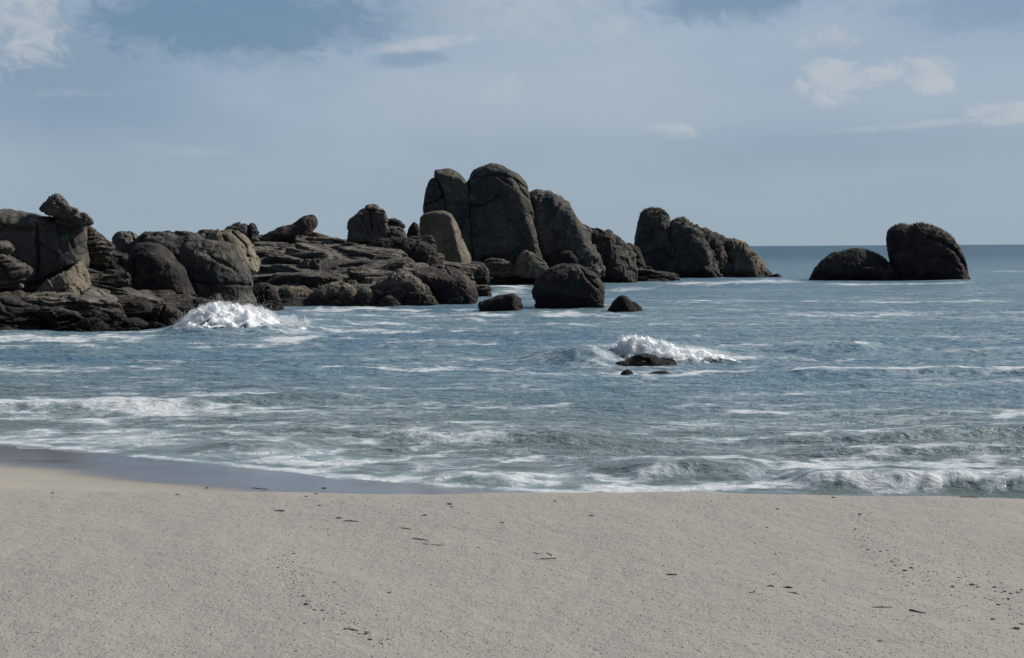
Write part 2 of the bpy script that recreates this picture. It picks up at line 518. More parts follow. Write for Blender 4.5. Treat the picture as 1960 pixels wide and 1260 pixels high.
# -- left headland, back to front
rock('boulder', 'pale domed boulder behind a dark gap, right of the balanced rock', [(210, 462), (222, 447), (242, 441), (262, 447), (276, 468), (285, 495), (215, 500)], 92, 1.0, mat=M_PALE, facet=.12, cracks=[([(252, 447), (262, 470), (270, 490)], .06, .25)])
rock('boulder', 'broad dark dome on the skyline behind the rim-lit boulders', [(258, 468), (268, 452), (285, 443), (340, 440), (362, 445), (382, 455), (402, 480), (405, 545), (262, 545)], 92, 2.2, R=1.2, lump=.2, facet=.05)
rock('boulder', 'low flat knob on the skyline beside the broad dome', [(368, 448), (385, 441), (408, 440), (420, 446), (420, 470), (370, 470)], 97, .8, facet=.15)
rock('boulder', 'ridged brown boulder with a lit slope above the smooth grey one', [(392, 462), (405, 445), (425, 441), (450, 441), (468, 450), (482, 468), (492, 490), (500, 505), (490, 530), (400, 530)], 93, 1.7, R=1.1, mat=M_WARM, facet=.10, cracks=[([(445, 445), (468, 470), (478, 500)], .08, .3), ([(428, 455), (440, 480)], .08, .2)], cuts=[((452, 470), (.8, -.5, .45), .9)])
rock('boulder', 'low blocky boulder pair on the skyline left of the seal-shaped rock', [(425, 446), (436, 434), (452, 428), (468, 427), (476, 433), (480, 428), (490, 429), (494, 442), (488, 452), (500, 465), (425, 465)], 105, 1.0, facet=.2, rough=.12, cracks=[([(476, 430), (478, 455)], .1, .4)])
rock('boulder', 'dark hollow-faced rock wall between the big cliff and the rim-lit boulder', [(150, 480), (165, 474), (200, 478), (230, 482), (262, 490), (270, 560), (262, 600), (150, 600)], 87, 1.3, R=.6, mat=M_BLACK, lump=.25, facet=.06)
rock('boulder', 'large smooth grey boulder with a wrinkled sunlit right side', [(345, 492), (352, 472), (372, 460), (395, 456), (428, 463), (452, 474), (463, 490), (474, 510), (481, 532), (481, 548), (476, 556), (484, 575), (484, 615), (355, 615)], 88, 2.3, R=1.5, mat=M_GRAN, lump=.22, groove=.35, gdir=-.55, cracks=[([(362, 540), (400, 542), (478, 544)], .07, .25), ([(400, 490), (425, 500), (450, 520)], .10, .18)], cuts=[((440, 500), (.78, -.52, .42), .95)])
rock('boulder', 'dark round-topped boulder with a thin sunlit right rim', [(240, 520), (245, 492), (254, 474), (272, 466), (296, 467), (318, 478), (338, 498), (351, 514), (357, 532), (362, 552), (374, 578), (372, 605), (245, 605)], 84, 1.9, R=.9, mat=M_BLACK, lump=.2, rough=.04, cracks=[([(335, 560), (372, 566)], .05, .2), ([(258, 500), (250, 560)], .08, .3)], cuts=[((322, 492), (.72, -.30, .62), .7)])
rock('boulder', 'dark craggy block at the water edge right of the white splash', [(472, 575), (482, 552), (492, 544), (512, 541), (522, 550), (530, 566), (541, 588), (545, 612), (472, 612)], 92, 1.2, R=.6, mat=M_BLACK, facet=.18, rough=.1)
rock('boulder', 'pointed grey fin standing behind the white splash', [(405, 590), (412, 570), (418, 558), (428, 575), (440, 592), (446, 615), (400, 615)], 80, .5, R=.2, mat=M_GRAN, facet=.1, cuts=[((420, 575), (.6, -.7, .3), .6)])
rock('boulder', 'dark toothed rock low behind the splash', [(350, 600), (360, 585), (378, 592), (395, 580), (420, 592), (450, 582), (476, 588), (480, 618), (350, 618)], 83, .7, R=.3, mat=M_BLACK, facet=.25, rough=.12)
rock('boulder', 'crumbly layered knob stepping down right of the cliff top', [(135, 428), (160, 428), (176, 437), (190, 447), (194, 456), (203, 463), (212, 466), (214, 485), (205, 500), (135, 505)], 82, 1.2, R=.4, mat=M_STRA, facet=.18, layers=.32, rough=.12)
rock('cliff_rock', 'massive flat-topped cliff block at the far left with vertical stains', [(-150, 410), (-40, 406), (0, 407), (28, 409), (60, 417), (100, 423), (140, 428), (158, 434), (162, 448), (160, 470), (164, 492), (167, 512), (150, 530), (110, 560), (60, 590), (-150, 600)], 80, 2.6, R=.55, lump=.14, facet=.05, rough=.035, groove=.15, cat='cliff', cells=120,
     cracks=[([(68, 430), (70, 500), (66, 540)], .09, .35), ([(128, 432), (130, 455), (135, 475)], .06, .2), ([(108, 430), (112, 465)], .06, .15), ([(0, 445), (40, 440), (120, 446)], .1, .15), ([(60, 545), (110, 520), (150, 505)], .1, .25)])
rock('boulder', 'tan wedge with a bright chipped face under the cliff', [(40, 585), (70, 555), (110, 528), (140, 512), (160, 492), (166, 510), (172, 545), (177, 575), (150, 590), (60, 600)], 78.5, 1.7, R=.35, mat=M_WARM, facet=.08, cuts=[((128, 522), (.70, -.66, .25), .9), ((75, 560), (-.3, -.8, .5), 1.0)])
rock('balanced_rock', 'pointed crusty rock balanced on the cliff top', [(75, 401), (90, 387), (100, 377), (108, 373), (116, 377), (122, 383), (127, 392), (137, 400), (150, 408), (160, 420), (163, 428), (148, 428), (130, 421), (115, 417), (96, 410)], 79, .85, R=.22, mat=M_PALE, facet=.22, fsc=1.8, rough=.16, lump=.2, cat='balanced rock', cells=80)
rock('boulder', 'small crusty lump leaning against the balanced rock', [(145, 424), (150, 409), (162, 408), (172, 416), (180, 428), (168, 432), (150, 434)], 79, .5, R=.15, mat=M_PALE, facet=.28, fsc=1.5, rough=.15)
rock('boulder', 'thin flat stone wedged under the balanced rock', [(104, 420), (125, 417), (160, 425), (162, 436), (110, 431)], 79, .6, R=.12, mat=M_GRAN, facet=.1)
rock('rock_slab', 'stack of sunlit layered slabs at the left picture edge', [(-150, 470), (-30, 468), (0, 466), (20, 472), (16, 480), (4, 486), (24, 496), (56, 514), (58, 524), (44, 532), (46, 548), (30, 553), (-40, 556), (-150, 560)], 74.5, 1.6, R=.25, mat=M_STRA, layers=.42, facet=.14, rough=.1, cat='rock slab')

# -- lower ledge at the left waterline: slabs and blocks
rock('rock_slab', 'sloping pale slab below the tan wedge', [(148, 578), (158, 556), (182, 553), (205, 562), (226, 573), (240, 590), (200, 600), (145, 592)], 75.5, 1.1, R=.2, mat=M_PALE, facet=.1, cat='rock slab', cuts=[((165, 556), (.25, -.35, .9), .5)])
rock('rock_slab', 'long greenish flat slab lying across the left ledge', [(40, 575), (55, 566), (120, 568), (178, 572), (232, 576), (242, 590), (232, 604), (200, 611), (150, 602), (100, 592), (50, 584)], 73, 1.5, R=.22, mat=M_STRA, layers=.3, facet=.10, cat='rock slab')
rock('rock_slab', 'undercut black slab at the left edge just above the water', [(-150, 565), (0, 562), (60, 578), (110, 600), (130, 628), (120, 660), (-150, 665)], 72, 2.2, R=.4, mat=M_BLACK, facet=.12, lump=.2, layers=.4, cat='rock slab')
rock('rock_slab', 'tilted wet slab running down to the left waterline', [(70, 590), (110, 588), (155, 602), (168, 618), (160, 640), (110, 650), (95, 620)], 70.5, 1.0, R=.2, mat=M_STRD, facet=.16, layers=.3, cat='rock slab')
rock('boulder', 'square dark block on the ledge below the rock wall', [(222, 582), (232, 574), (288, 577), (296, 590), (284, 612), (262, 626), (230, 616)], 73.5, 1.0, R=.2, mat=M_STRD, facet=.16, cuts=[((276, 585), (.8, -.5, .2), .9)])
rock('boulder', 'brown rounded block leaning right on the ledge', [(160, 600), (190, 590), (222, 592), (242, 600), (240, 614), (210, 622), (170, 618)], 71.5, .9, R=.3, mat=M_RED, facet=.16)
rock('boulder', 'dark split boulder at the ledge end touching the splash', [(288, 612), (292, 592), (302, 584), (322, 583), (340, 592), (352, 606), (346, 625), (334, 645), (292, 645)], 71.5, .9, R=.35, mat=M_RED, facet=.14, cracks=[([(312, 585), (308, 610), (310, 636)], .08, .35)])
rock('boulder', 'low jagged rocks in the wash under the ledge, rightmost', [(205, 628), (225, 614), (250, 610), (275, 618), (300, 622), (318, 634), (310, 652), (205, 652)], 70, .8, R=.2, mat=M_STRD, facet=.25, rough=.15)
rock('boulder', 'low jagged rock in the wash under the ledge, left of the other', [(140, 632), (160, 612), (185, 610), (205, 622), (215, 640), (210, 655), (140, 655)], 69.5, .8, R=.2, mat=M_BLACK, facet=.22, rough=.12)

# -- middle: skyline pieces
rock('boulder', 'long seal-shaped rock raising its head on the skyline', [(500, 460), (508, 450), (522, 440), (538, 433), (552, 433), (565, 426), (580, 417), (592, 411), (602, 411), (608, 419), (607, 430), (600, 442), (592, 452), (590, 464), (560, 468), (502, 468)], 131, 1.3, R=.9, mat=M_RED, lump=.2, rough=.08)
rock('boulder', 'cracked pale-fronted crag, tallest of the pile on the middle skyline', [(666, 455), (669, 436), (668, 424), (676, 417), (684, 414), (692, 403), (701, 400), (701, 394), (720, 395), (724, 402), (734, 404), (740, 415), (742, 432), (744, 460), (700, 465), (666, 465)], 128, 1.5, R=.35, mat=M_PALE, facet=.17, fsc=1.2, rough=.12, cracks=[([(708, 402), (712, 440)], .1, .3), ([(690, 412), (700, 440)], .08, .2), ([(700, 402), (735, 408)], .08, .2)])
rock('boulder', 'overhanging dark block against the right of the pale crag', [(728, 432), (738, 421), (758, 418), (770, 428), (776, 434), (766, 441), (745, 445), (728, 442)], 129, .9, R=.3, mat=M_BLACK, facet=.16)
rock('boulder', 'dark rounded rock under the overhanging block', [(716, 450), (728, 437), (750, 432), (768, 437), (778, 452), (782, 485), (716, 485)], 128, 1.2, R=.6, mat=M_GRAN, facet=.12)
rock('boulder', 'dark narrow upright fin left of the tall leaning slab', [(775, 480), (779, 448), (785, 432), (792, 425), (799, 430), (804, 445), (810, 480)], 134, .9, R=.4, mat=M_BLACK, facet=.1)
rock('boulder', 'low dark foot rocks in front of the narrow fin', [(700, 470), (720, 458), (760, 455), (800, 462), (830, 480), (850, 505), (840, 525), (740, 520), (700, 495)], 123, 1.8, R=.8, mat=M_BLACK, facet=.14, rough=.1)

# -- main stack
rock('boulder', 'low shoulder of rock filling the foot of the tall stack', [(850, 470), (900, 440), (1020, 440), (1120, 455), (1150, 480), (1160, 570), (850, 570)], 166, 3.0, R=1.6, mat=M_BLACK, facet=.08, cells=100)
rock('boulder', 'cleft left piece of the tall stack, split off by a slanting crack', [(814, 425), (811, 400), (812, 376), (816, 362), (821, 348), (831, 340), (838, 352), (847, 372), (852, 392), (852, 430)], 152.6, 2.0, R=.45, mat=M_GRAN, cuts=[((822, 365), (-.75, -.62, .25), .8), ((832, 350), (-.2, -.7, .7), .7)], rough=.04, facet=.04, cracks=[([(815, 395), (835, 385), (852, 375)], .1, .4)])
rock('boulder', 'sharp-tipped block of the tall stack between its two cracks', [(833, 327), (842, 328), (852, 325), (870, 328), (884, 337), (893, 350), (901, 372), (906, 420), (912, 500), (845, 500), (846, 430), (852, 395), (848, 372), (840, 352), (834, 338)], 153, 2.4, R=.35, mat=M_GRAN, cuts=[((868, 340), (.15, -.55, .82), .85), ((892, 352), (.75, -.35, .55), .8)], rough=.035, facet=.04, cracks=[([(896, 350), (898, 380), (901, 430), (906, 480), (908, 510)], .09, .35), ([(850, 390), (875, 392), (897, 393)], .09, .35)])
rock('boulder', 'huge round-headed boulder crowning the tall stack', [(897, 352), (902, 345), (904, 334), (912, 324), (925, 319), (940, 317), (957, 319), (975, 326), (992, 336), (1006, 350), (1011, 362), (1014, 376), (1018, 402), (1026, 450), (1045, 520), (890, 520), (890, 420), (895, 380)], 154.2, 3.4, R=.7, mat=M_GRAN, lump=.12, facet=.05, rough=.04, cells=120, cracks=[([(896, 350), (898, 380), (901, 430), (906, 480), (908, 510)], .09, .35), ([(903, 345), (930, 340), (955, 336), (985, 345), (1006, 362)], .10, .3), ([(898, 396), (925, 396), (940, 386), (955, 376)], .12, .4), ([(985, 345), (1000, 372), (1015, 385)], .15, .3)], cuts=[((985, 366), (.74, -.60, .32), .95), ((950, 330), (.05, -.60, .80), .95), ((912, 340), (-.55, -.45, .70), .8)])
rock('boulder', 'sloping grey shoulder right of the round-headed boulder', [(1014, 385), (1018, 372), (1032, 369), (1050, 371), (1068, 379), (1084, 393), (1096, 408), (1112, 427), (1134, 441), (1150, 470), (1160, 540), (1050, 540), (1022, 470)], 157, 3.4, R=1.1, mat=M_GRAN, lump=.25, groove=.5, gdir=-.35, facet=.05, cells=110, cuts=[((1108, 440), (.80, -.42, .42), .85)])
rock('boulder', 'wrinkled rock sloping away below the grey shoulder', [(1078, 475), (1100, 448), (1128, 440), (1152, 444), (1166, 448), (1176, 470), (1186, 500), (1192, 550), (1070, 550)], 158, 2.2, R=1.0, mat=M_RED, groove=.6, gdir=-.3, facet=.10, rough=.08)
rock('boulder', 'blade-like rock with a pale streak beside the narrow gap', [(1158, 480), (1160, 452), (1163, 441), (1172, 445), (1184, 455), (1196, 466), (1206, 475), (1216, 492), (1222, 550), (1162, 550)], 158, 1.8, R=.8, mat=M_GRAN, groove=.8, gdir=-.4, facet=.1, rough=.06, cuts=[((1176, 470), (.6, -.55, .3), .8)])
rock('boulder', 'low dark saddle rock in the gap before the right point', [(1185, 475), (1200, 466), (1216, 468), (1230, 480), (1240, 550), (1185, 550)], 170, 1.5, mat=M_BLACK, facet=.1)
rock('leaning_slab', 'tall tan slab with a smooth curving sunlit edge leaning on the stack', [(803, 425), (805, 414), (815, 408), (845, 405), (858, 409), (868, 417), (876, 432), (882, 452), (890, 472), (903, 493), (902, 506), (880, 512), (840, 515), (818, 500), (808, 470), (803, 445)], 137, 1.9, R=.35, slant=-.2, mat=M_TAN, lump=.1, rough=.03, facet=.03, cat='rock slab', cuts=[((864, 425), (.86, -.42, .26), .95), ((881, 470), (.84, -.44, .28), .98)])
rock('boulder', 'squat rock with a pale corner below the tan slab', [(855, 515), (868, 503), (900, 500), (926, 507), (936, 520), (938, 548), (890, 560), (855, 545)], 143, 1.5, R=.5, mat=M_STRD, facet=.12, cuts=[((925, 512), (.75, -.6, .2), .95)])
rock('boulder', 'pale tan blocky boulder lit by the sun at the foot of the stack', [(978, 525), (985, 503), (996, 484), (1005, 478), (1022, 488), (1040, 498), (1050, 512), (1046, 530), (1000, 532)], 150, 1.3, R=.3, mat=M_WARM, facet=.12, cuts=[((1000, 482), (.35, -.8, .5), .9)])
rock('rock_slab', 'flat pale slab leaning left of the tan boulder', [(924, 500), (940, 492), (962, 498), (988, 506), (992, 525), (960, 532), (930, 520)], 150, 1.2, R=.25, mat=M_STRA, facet=.12, layers=.5, cat='rock slab')
rock('boulder', 'dark cracked lump under the grey shoulder', [(1030, 525), (1038, 500), (1060, 480), (1100, 482), (1120, 505), (1125, 550), (1030, 550)], 154, 1.4, R=.7, mat=M_BLACK, facet=.15)

# -- waterline boulders of the middle
rock('boulder', 'smooth brown rounded boulder at the waterline, left end of the shelf', [(530, 590), (533, 566), (545, 552), (568, 547), (590, 553), (602, 568), (604, 588), (600, 610), (530, 610)], 98.5, 1.4, R=.8, mat=M_WARM, facet=.06, lump=.2, cuts=[((560, 565), (-.25, -.8, -.5), .9)])
rock('boulder', 'wide brown boulder with a V-shaped dark notch', [(596, 590), (597, 566), (610, 550), (640, 541), (668, 544), (682, 556), (686, 580), (686, 610), (596, 610)], 98, 1.6, R=.7, mat=M_WARM, facet=.07, cracks=[([(603, 560), (620, 580), (640, 568), (655, 552)], .12, .3)])
rock('boulder', 'grey boulder with a white guano stain at its left edge', [(682, 588), (684, 562), (695, 550), (710, 552), (722, 566), (726, 586), (724, 610), (682, 610)], 97.5, 1.2, R=.6, mat=M_GRAN, facet=.07)
rock('boulder', 'small mottled boulder low in front of the shelf', [(722, 594), (730, 572), (742, 565), (756, 570), (770, 588), (772, 612), (722, 612)], 96.5, .9, R=.4, mat=M_STRA, facet=.15)
rock('boulder', 'mottled ridge rock sloping to the water right of the brown boulders', [(705, 565), (730, 540), (755, 530), (785, 530), (806, 540), (822, 558), (834, 578), (845, 598), (840, 615), (750, 615)], 98.5, 2.0, R=.9, mat=M_STRA, facet=.14, rough=.12, lump=.25, groove=.5, gdir=-.7)
rock('boulder', 'big black wedge with a reddish wet edge at the channel', [(770, 545), (790, 520), (815, 510), (850, 510), (880, 520), (898, 532), (908, 548), (912, 568), (912, 585), (905, 612), (830, 612), (815, 570)], 100.5, 2.3, R=.6, mat=M_RED, facet=.07, rough=.05, cracks=[([(850, 512), (862, 528), (868, 522)], .08, .2)], cuts=[((893, 545), (.82, -.42, .35), .9), ((830, 515), (.1, -.5, .85), .4)])
rock('boulder', 'low log-like rock awash in the channel', [(912, 585), (935, 573), (965, 566), (984, 562), (996, 568), (998, 580), (996, 612), (940, 612)], 88.5, .8, R=.25, mat=M_RED, facet=.12, cuts=[((982, 572), (.85, -.5, .1), .9)])
rock('boulder', 'square black boulder standing alone in the channel', [(1022, 550), (1030, 532), (1042, 520), (1062, 512), (1085, 508), (1108, 508), (1126, 516), (1142, 528), (1152, 544), (1156, 562), (1154, 585), (1148, 612), (1040, 612), (1027, 588), (1024, 570)], 92, 2.0, R=.8, mat=M_BLACK, lump=.12, facet=.06, rough=.05, cracks=[([(1110, 510), (1122, 530), (1140, 548)], .08, .25), ([(1112, 520), (1108, 535)], .05, .15)])
rock('boulder', 'small pointed black rock alone right of the square boulder', [(1160, 598), (1172, 580), (1182, 569), (1191, 564), (1203, 570), (1212, 582), (1218, 590), (1224, 615), (1160, 615)], 87, .8, R=.5, mat=M_BLACK, lump=.08, facet=.03)
rock('boulder', 'tiny dark knob touching the small pointed rock', [(1205, 580), (1213, 576), (1224, 583), (1233, 597), (1230, 612), (1208, 612)], 87.4, .4, mat=M_BLACK)

# -- right point, fin beside fin
P_ = [(1212, 560), (1213, 520), (1215, 485), (1219, 450), (1223, 425), (1228, 409), (1238, 404), (1250, 401), (1266, 403), (1276, 412), (1282, 426), (1286, 448), (1294, 475), (1300, 560)]
rock('sea_stack', 'tall square-shouldered stack with mossy top, left end of the right point', P_, 183, 3.2, R=1.5, mat=M_GRAN, lump=.12, groove=.2, gdir=0, facet=.05, cat='sea stack', cells=110, cracks=[([(1225, 490), (1255, 482), (1285, 470)], .12, .25)])
rock('sea_stack', 'second peak of the right point, ribbed and leaning back right', [(1284, 560), (1284, 450), (1288, 430), (1298, 420), (1312, 421), (1328, 432), (1342, 450), (1358, 472), (1370, 495), (1380, 530), (1384, 560)], 182, 3.0, R=1.4, mat=M_GRAN, lump=.2, groove=.8, gdir=-.55, facet=.07, cat='sea stack', cells=110, cuts=[((1335, 450), (.80, -.42, .42), .9)])
rock('sea_stack', 'third ribbed fin of the right point with a lit outer edge', [(1328, 560), (1332, 445), (1342, 438), (1354, 441), (1368, 452), (1380, 470), (1392, 495), (1402, 530), (1404, 560)], 183, 2.6, R=1.1, mat=M_RED, groove=.7, gdir=-.6, facet=.06, cat='sea stack', cuts=[((1365, 460), (.62, -.6, .4), .9)])
rock('sea_stack', 'fourth narrow fin of the right point, darkest of its fins', [(1350, 560), (1352, 444), (1366, 446), (1385, 457), (1400, 472), (1412, 500), (1420, 530), (1420, 560)], 184, 2.2, R=1.0, mat=M_BLACK, groove=.6, gdir=-.6, facet=.06, cat='sea stack')
rock('sea_stack', 'fluted tan-sided end of the right point sloping into the sea', [(1385, 560), (1384, 470), (1392, 458), (1408, 462), (1424, 469), (1436, 478), (1448, 491), (1459, 508), (1468, 522), (1476, 530), (1490, 560)], 184, 3.0, R=1.2, mat=M_WARM, lump=.15, groove=.9, gdir=-.35, facet=.06, cat='sea stack', cells=110, cuts=[((1425, 475), (.70, -.62, .30), .95)])
rock('reef', 'low dark reef trailing off the tip of the right point', [(1455, 540), (1465, 528), (1480, 525), (1496, 528), (1500, 545), (1455, 548)], 181, .9, R=.3, mat=M_BLACK, facet=.2, cat='reef')
rock('boulder', 'small wet boulder at the foot of the ribbed second peak', [(1338, 560), (1342, 515), (1352, 508), (1368, 520), (1378, 540), (1378, 560)], 178.5, 1.2, R=.6, mat=M_RED, facet=.1)


def grass_cap(root, seed, n, hmin, zfrac, mat, up=.55):
    me = root.data; V = np.empty(len(me.vertices) * 3, np.float32); me.vertices.foreach_get('co', V); V = V.reshape(-1, 3)
    Nn = np.empty(len(me.vertices) * 3, np.float32); me.vertices.foreach_get('normal', Nn); Nn = Nn.reshape(-1, 3)
    zt = V[:, 2].max() - (V[:, 2].max() - max(V[:, 2].min(), 0)) * zfrac
    ok = np.where((Nn[:, 2] > up) & (V[:, 2] > zt) & (fbm(V * 1.3, 3, seed) > -.12))[0]
    g = np.random.default_rng(seed)
    i = g.choice(ok, n); a = g.uniform(0, 2 * np.pi, n); L = hmin * g.uniform(.5, 1.7, n); wd = hmin * .22
    b = V[i] - Nn[i] * .03
    side = np.stack([np.cos(a), np.sin(a), 0 * a], -1) * wd
    lean_ = np.stack([g.normal(0, .45, n), g.normal(0, .45, n), np.ones(n)], -1); tip = b + lean_ * L[:, None]
    mid_ = b + lean_ * L[:, None] * np.array([.3, .3, .6])
    VV = np.stack([b - side, b + side, mid_ + side * .7, mid_ - side * .7, tip + side * .1, tip - side * .1], 1).reshape(-1, 3)
    o = np.arange(n)[:, None] * 6
    Fc = np.concatenate([o + np.array([0, 1, 2, 3]), o + np.array([3, 2, 4, 5])])
    link('grass_cap', make_mesh('grass_cap', VV, Fc, False), mat, parent=root, kind='stuff')


M_GRASS = bpy.data.materials.new("cliff_grass"); M_GRASS.use_nodes = True
k = N(M_GRASS.node_tree)
_p = k.n('ShaderNodeNewGeometry').outputs['Position']
_c = k.mix(k.step(k.noise(_p, 2.0, 4, .6), .4, .6), rgb(.030, .042, .020), rgb(.075, .080, .038))
_d = k.n('ShaderNodeBsdfPrincipled', {'Base Color': _c, 'Roughness': .85})
k.n('ShaderNodeOutputMaterial', {0: _d.outputs[0]})
for o_ in list(bpy.data.objects):
    lb = o_.get('label', '')
    if lb.startswith('tall square-shouldered'): grass_cap(o_, 1, 1500, .20, .22, M_GRASS, .35)
    elif lb.startswith('second peak'): grass_cap(o_, 2, 1300, .16, .40, M_GRASS, .35)
    elif lb.startswith('third ribbed'): grass_cap(o_, 3, 500, .12, .35, M_GRASS, .4)

# -- far right pair
rock('sea_rock', 'low black humpback rock, left of the pair offshore', [(1549, 560), (1551, 536), (1557, 520), (1567, 505), (1580, 494), (1594, 487), (1618, 480), (1640, 477), (1662, 481), (1680, 486), (1696, 499), (1706, 514), (1716, 530), (1720, 560)], 163, 3.4, R=2.2, mat=M_BLACK, lump=.1, facet=.06, rough=.07, cat='sea rock', cells=110)
rock('sea_rock', 'tall square-backed black rock, right of the pair offshore', [(1710, 560), (1706, 520), (1702, 490), (1700, 460), (1699, 446), (1706, 437), (1718, 431), (1728, 430), (1740, 435), (1752, 434), (1766, 430), (1780, 434), (1798, 443), (1816, 455), (1830, 468), (1842, 488), (1849, 508), (1854, 534), (1857, 560)], 163.5, 3.6, R=1.6, mat=M_RED, lump=.14, facet=.06, rough=.05, cat='sea rock', cells=120, cracks=[([(1775, 455), (1800, 462), (1826, 478), (1840, 500)], .2, .5), ([(1790, 490), (1815, 495), (1838, 515)], .12, .35)])
for o_ in list(bpy.data.objects):
    lb = o_.get('label', '')
    if lb.startswith('low black humpback'): grass_cap(o_, 5, 1500, .13, .40, M_GRASS, .4)
    elif lb.startswith('tall square-backed'): grass_cap(o_, 6, 1800, .16, .40, M_GRASS, .35)
# -- rock under the breaking swell
rock('sea_rock', 'wet black rock awash under the breaking swell', [(1172, 720), (1176, 700), (1184, 691), (1196, 690), (1212, 683), (1236, 678), (1256, 683), (1266, 690), (1290, 688), (1296, 700), (1262, 720)], 46.8, .7, R=.35, mat=M_BLACK, facet=.08, cat='sea rock')
rock('sea_rock', 'small dark stone breaking the surface below the swell rock', [(1184, 738), (1186, 718), (1194, 709), (1206, 708), (1213, 714), (1217, 738)], 43.4, .35, mat=M_BLACK, cat='sea rock', cells=50)
rock('sea_rock', 'long thin wet ridge just breaking the surface right of the small stone', [(1218, 738), (1222, 718), (1240, 714), (1268, 710), (1284, 713), (1284, 738)], 43.5, .35, mat=M_BLACK, cat='sea rock', cells=60)


# -- rock shelves: stepped, bedded ground the boulders lie on
def ledge_mesh(seed):
    n = 56
    g = np.linspace(-1.45, 1.45, n); h_ = g[1] - g[0]
    Q = np.stack(np.meshgrid(g, g, g, indexing='ij'), -1)
    flat = Q.reshape(-1, 3)
    wq = flat + .16 * np.stack([fbm(flat * 1.1 + seed, 2, seed), fbm(flat * 1.1 + 7, 2, seed + 1), 0 * flat[:, 0]], -1)
    rn = random.Random(seed)
    a_ = np.abs(wq) - np.array([.92, .85, .8])
    G = np.sqrt((np.maximum(a_ + .12, 0) ** 2).sum(1)) + np.minimum(a_.max(1) + .12, 0) - .12
    for _ in range(6):
        nr_ = np.array([rn.uniform(-1, 1), rn.uniform(-1, .3), rn.uniform(-.5, .8)]); nr_ /= np.linalg.norm(nr_)
        G = np.maximum(G, wq @ nr_ - rn.uniform(.72, 1.0))
    V, Fc = surface_nets(G.reshape(n, n, n).astype(np.float32), np.array([g[0]] * 3), h_)
    nn = vnormals(V, Fc)
    fv, ed = facets(V * 1.7 + seed * 3.3, seed)
    V = V + nn * (.10 * fv + .05 * ridged(V * 3 + seed, 3, seed))[:, None]
    return make_mesh('ledge', V, Fc)


LEDGES = [ledge_mesh(300 + q) for q in range(7)]


def shelf(name, label, cols, rows, H, mat, seed, nu=420, nv=300, step=.45, blk=.35, ledges=60, lsc=1.0):
    """H: heights (m) on a control grid, rows = distances (m), cols = photograph px"""
    H = np.array(H, float)
    u = np.linspace(cols[0], cols[-1], nu); v = np.linspace(rows[0], rows[-1], nv)
    Hr = np.array([np.interp(u, cols, r) for r in H])
    Hh = np.array([np.interp(v, rows, Hr[:, j]) for j in range(nu)]).T       # nv, nu
    UU, VV = np.meshgrid(u, v)
    xw = (UU - 980) / F * VV; yw = VV
    P = np.stack([xw.ravel(), yw.ravel(), np.full(xw.size, seed * 3.7)], -1)
    h = Hh.ravel() + .55 * fbm(P * np.array([.22, .16, 1]), 3, seed)
    edge = np.clip(Hh.ravel() / 1.2, 0, 1)
    wv = P.copy(); wv[:, 0] += 2.2 * fbm(P * .25, 2, seed + 4); wv[:, 1] += .9 * fbm(P * .4, 2, seed + 5)
    wv[:, 2] = h * .7
    fv, ed = facets(wv * np.array([.20, .42, 1.0]), seed + 1)
    h = h + blk * 1.1 * fv - .22 * np.exp(-(ed / .05) ** 2)
    wig = .9 * fbm(P * np.array([.10, .2, 1]), 2, seed + 6) + .25 * fbm(P * np.array([.5, .5, 1]), 3, seed + 7)
    q = (h + wig) / step
    fl = np.floor(q); fr = q - fl
    tr = (fl + np.clip((fr - .72) / .28, 0, 1) ** 1.2) * step - wig * .6
    mixk = np.clip(.6 + .9 * fbm(P * np.array([.2, .3, 1]), 2, seed + 12), .15, .9)
    h = h * (1 - mixk) + tr * mixk
    h += .05 * fbm(P * np.array([1.3, 1.6, 1]), 3, seed + 9)
    h = np.where(Hh.ravel() < 0, np.minimum(h, Hh.ravel() + .2), h)
    o = np.array([xw.mean(), yw.mean(), 0.0])
    V = np.stack([xw.ravel(), yw.ravel(), h], -1) - o
    me = make_mesh(name, V, grid_faces(nv, nu))
    root = link(name, me, mat, tuple(o), label=label, cat='rock shelf')
    # loose-jointed beds of rock breaking through the shelf
    g = np.random.default_rng(seed); hh = h.reshape(nv, nu)
    gy, gx = np.gradient(Hh)
    done = 0; tries = 0
    while done < ledges and tries < 4000:
        tries += 1
        iu = g.integers(8, nu - 8); iv = g.integers(8, nv - 8)
        if Hh[iv, iu] < .25: continue
        X0, Y0 = UU[iv, iu], VV[iv, iu]
        if Y0 < rows[0] + 6.5 * lsc: continue
        L = g.uniform(1.0, 4.0) * lsc; Dp = g.uniform(1.0, 2.2) * lsc; Tk = g.uniform(.45, 1.15) * lsc
        wx = (X0 - 980) / F * Y0
        q_ = bpy.data.objects.new('ledge', LEDGES[int(g.integers(len(LEDGES)))])
        COL.objects.link(q_); q_.parent = root
        q_.location = (wx - o[0], Y0 - o[1], hh[iv, iu] - Tk * .25)
        q_.scale = (L * (1 if g.random() < .5 else -1), Dp, Tk)
        q_.rotation_euler = (g.normal(-.06, .12), g.normal(.05, .12), g.normal(0, .4))
        if not q_.data.materials: q_.data.materials.append(mat)
        q_.material_slots[0].link = 'OBJECT'; q_.material_slots[0].material = mat if g.random() < .75 else M_GRAN
        done += 1
    return root


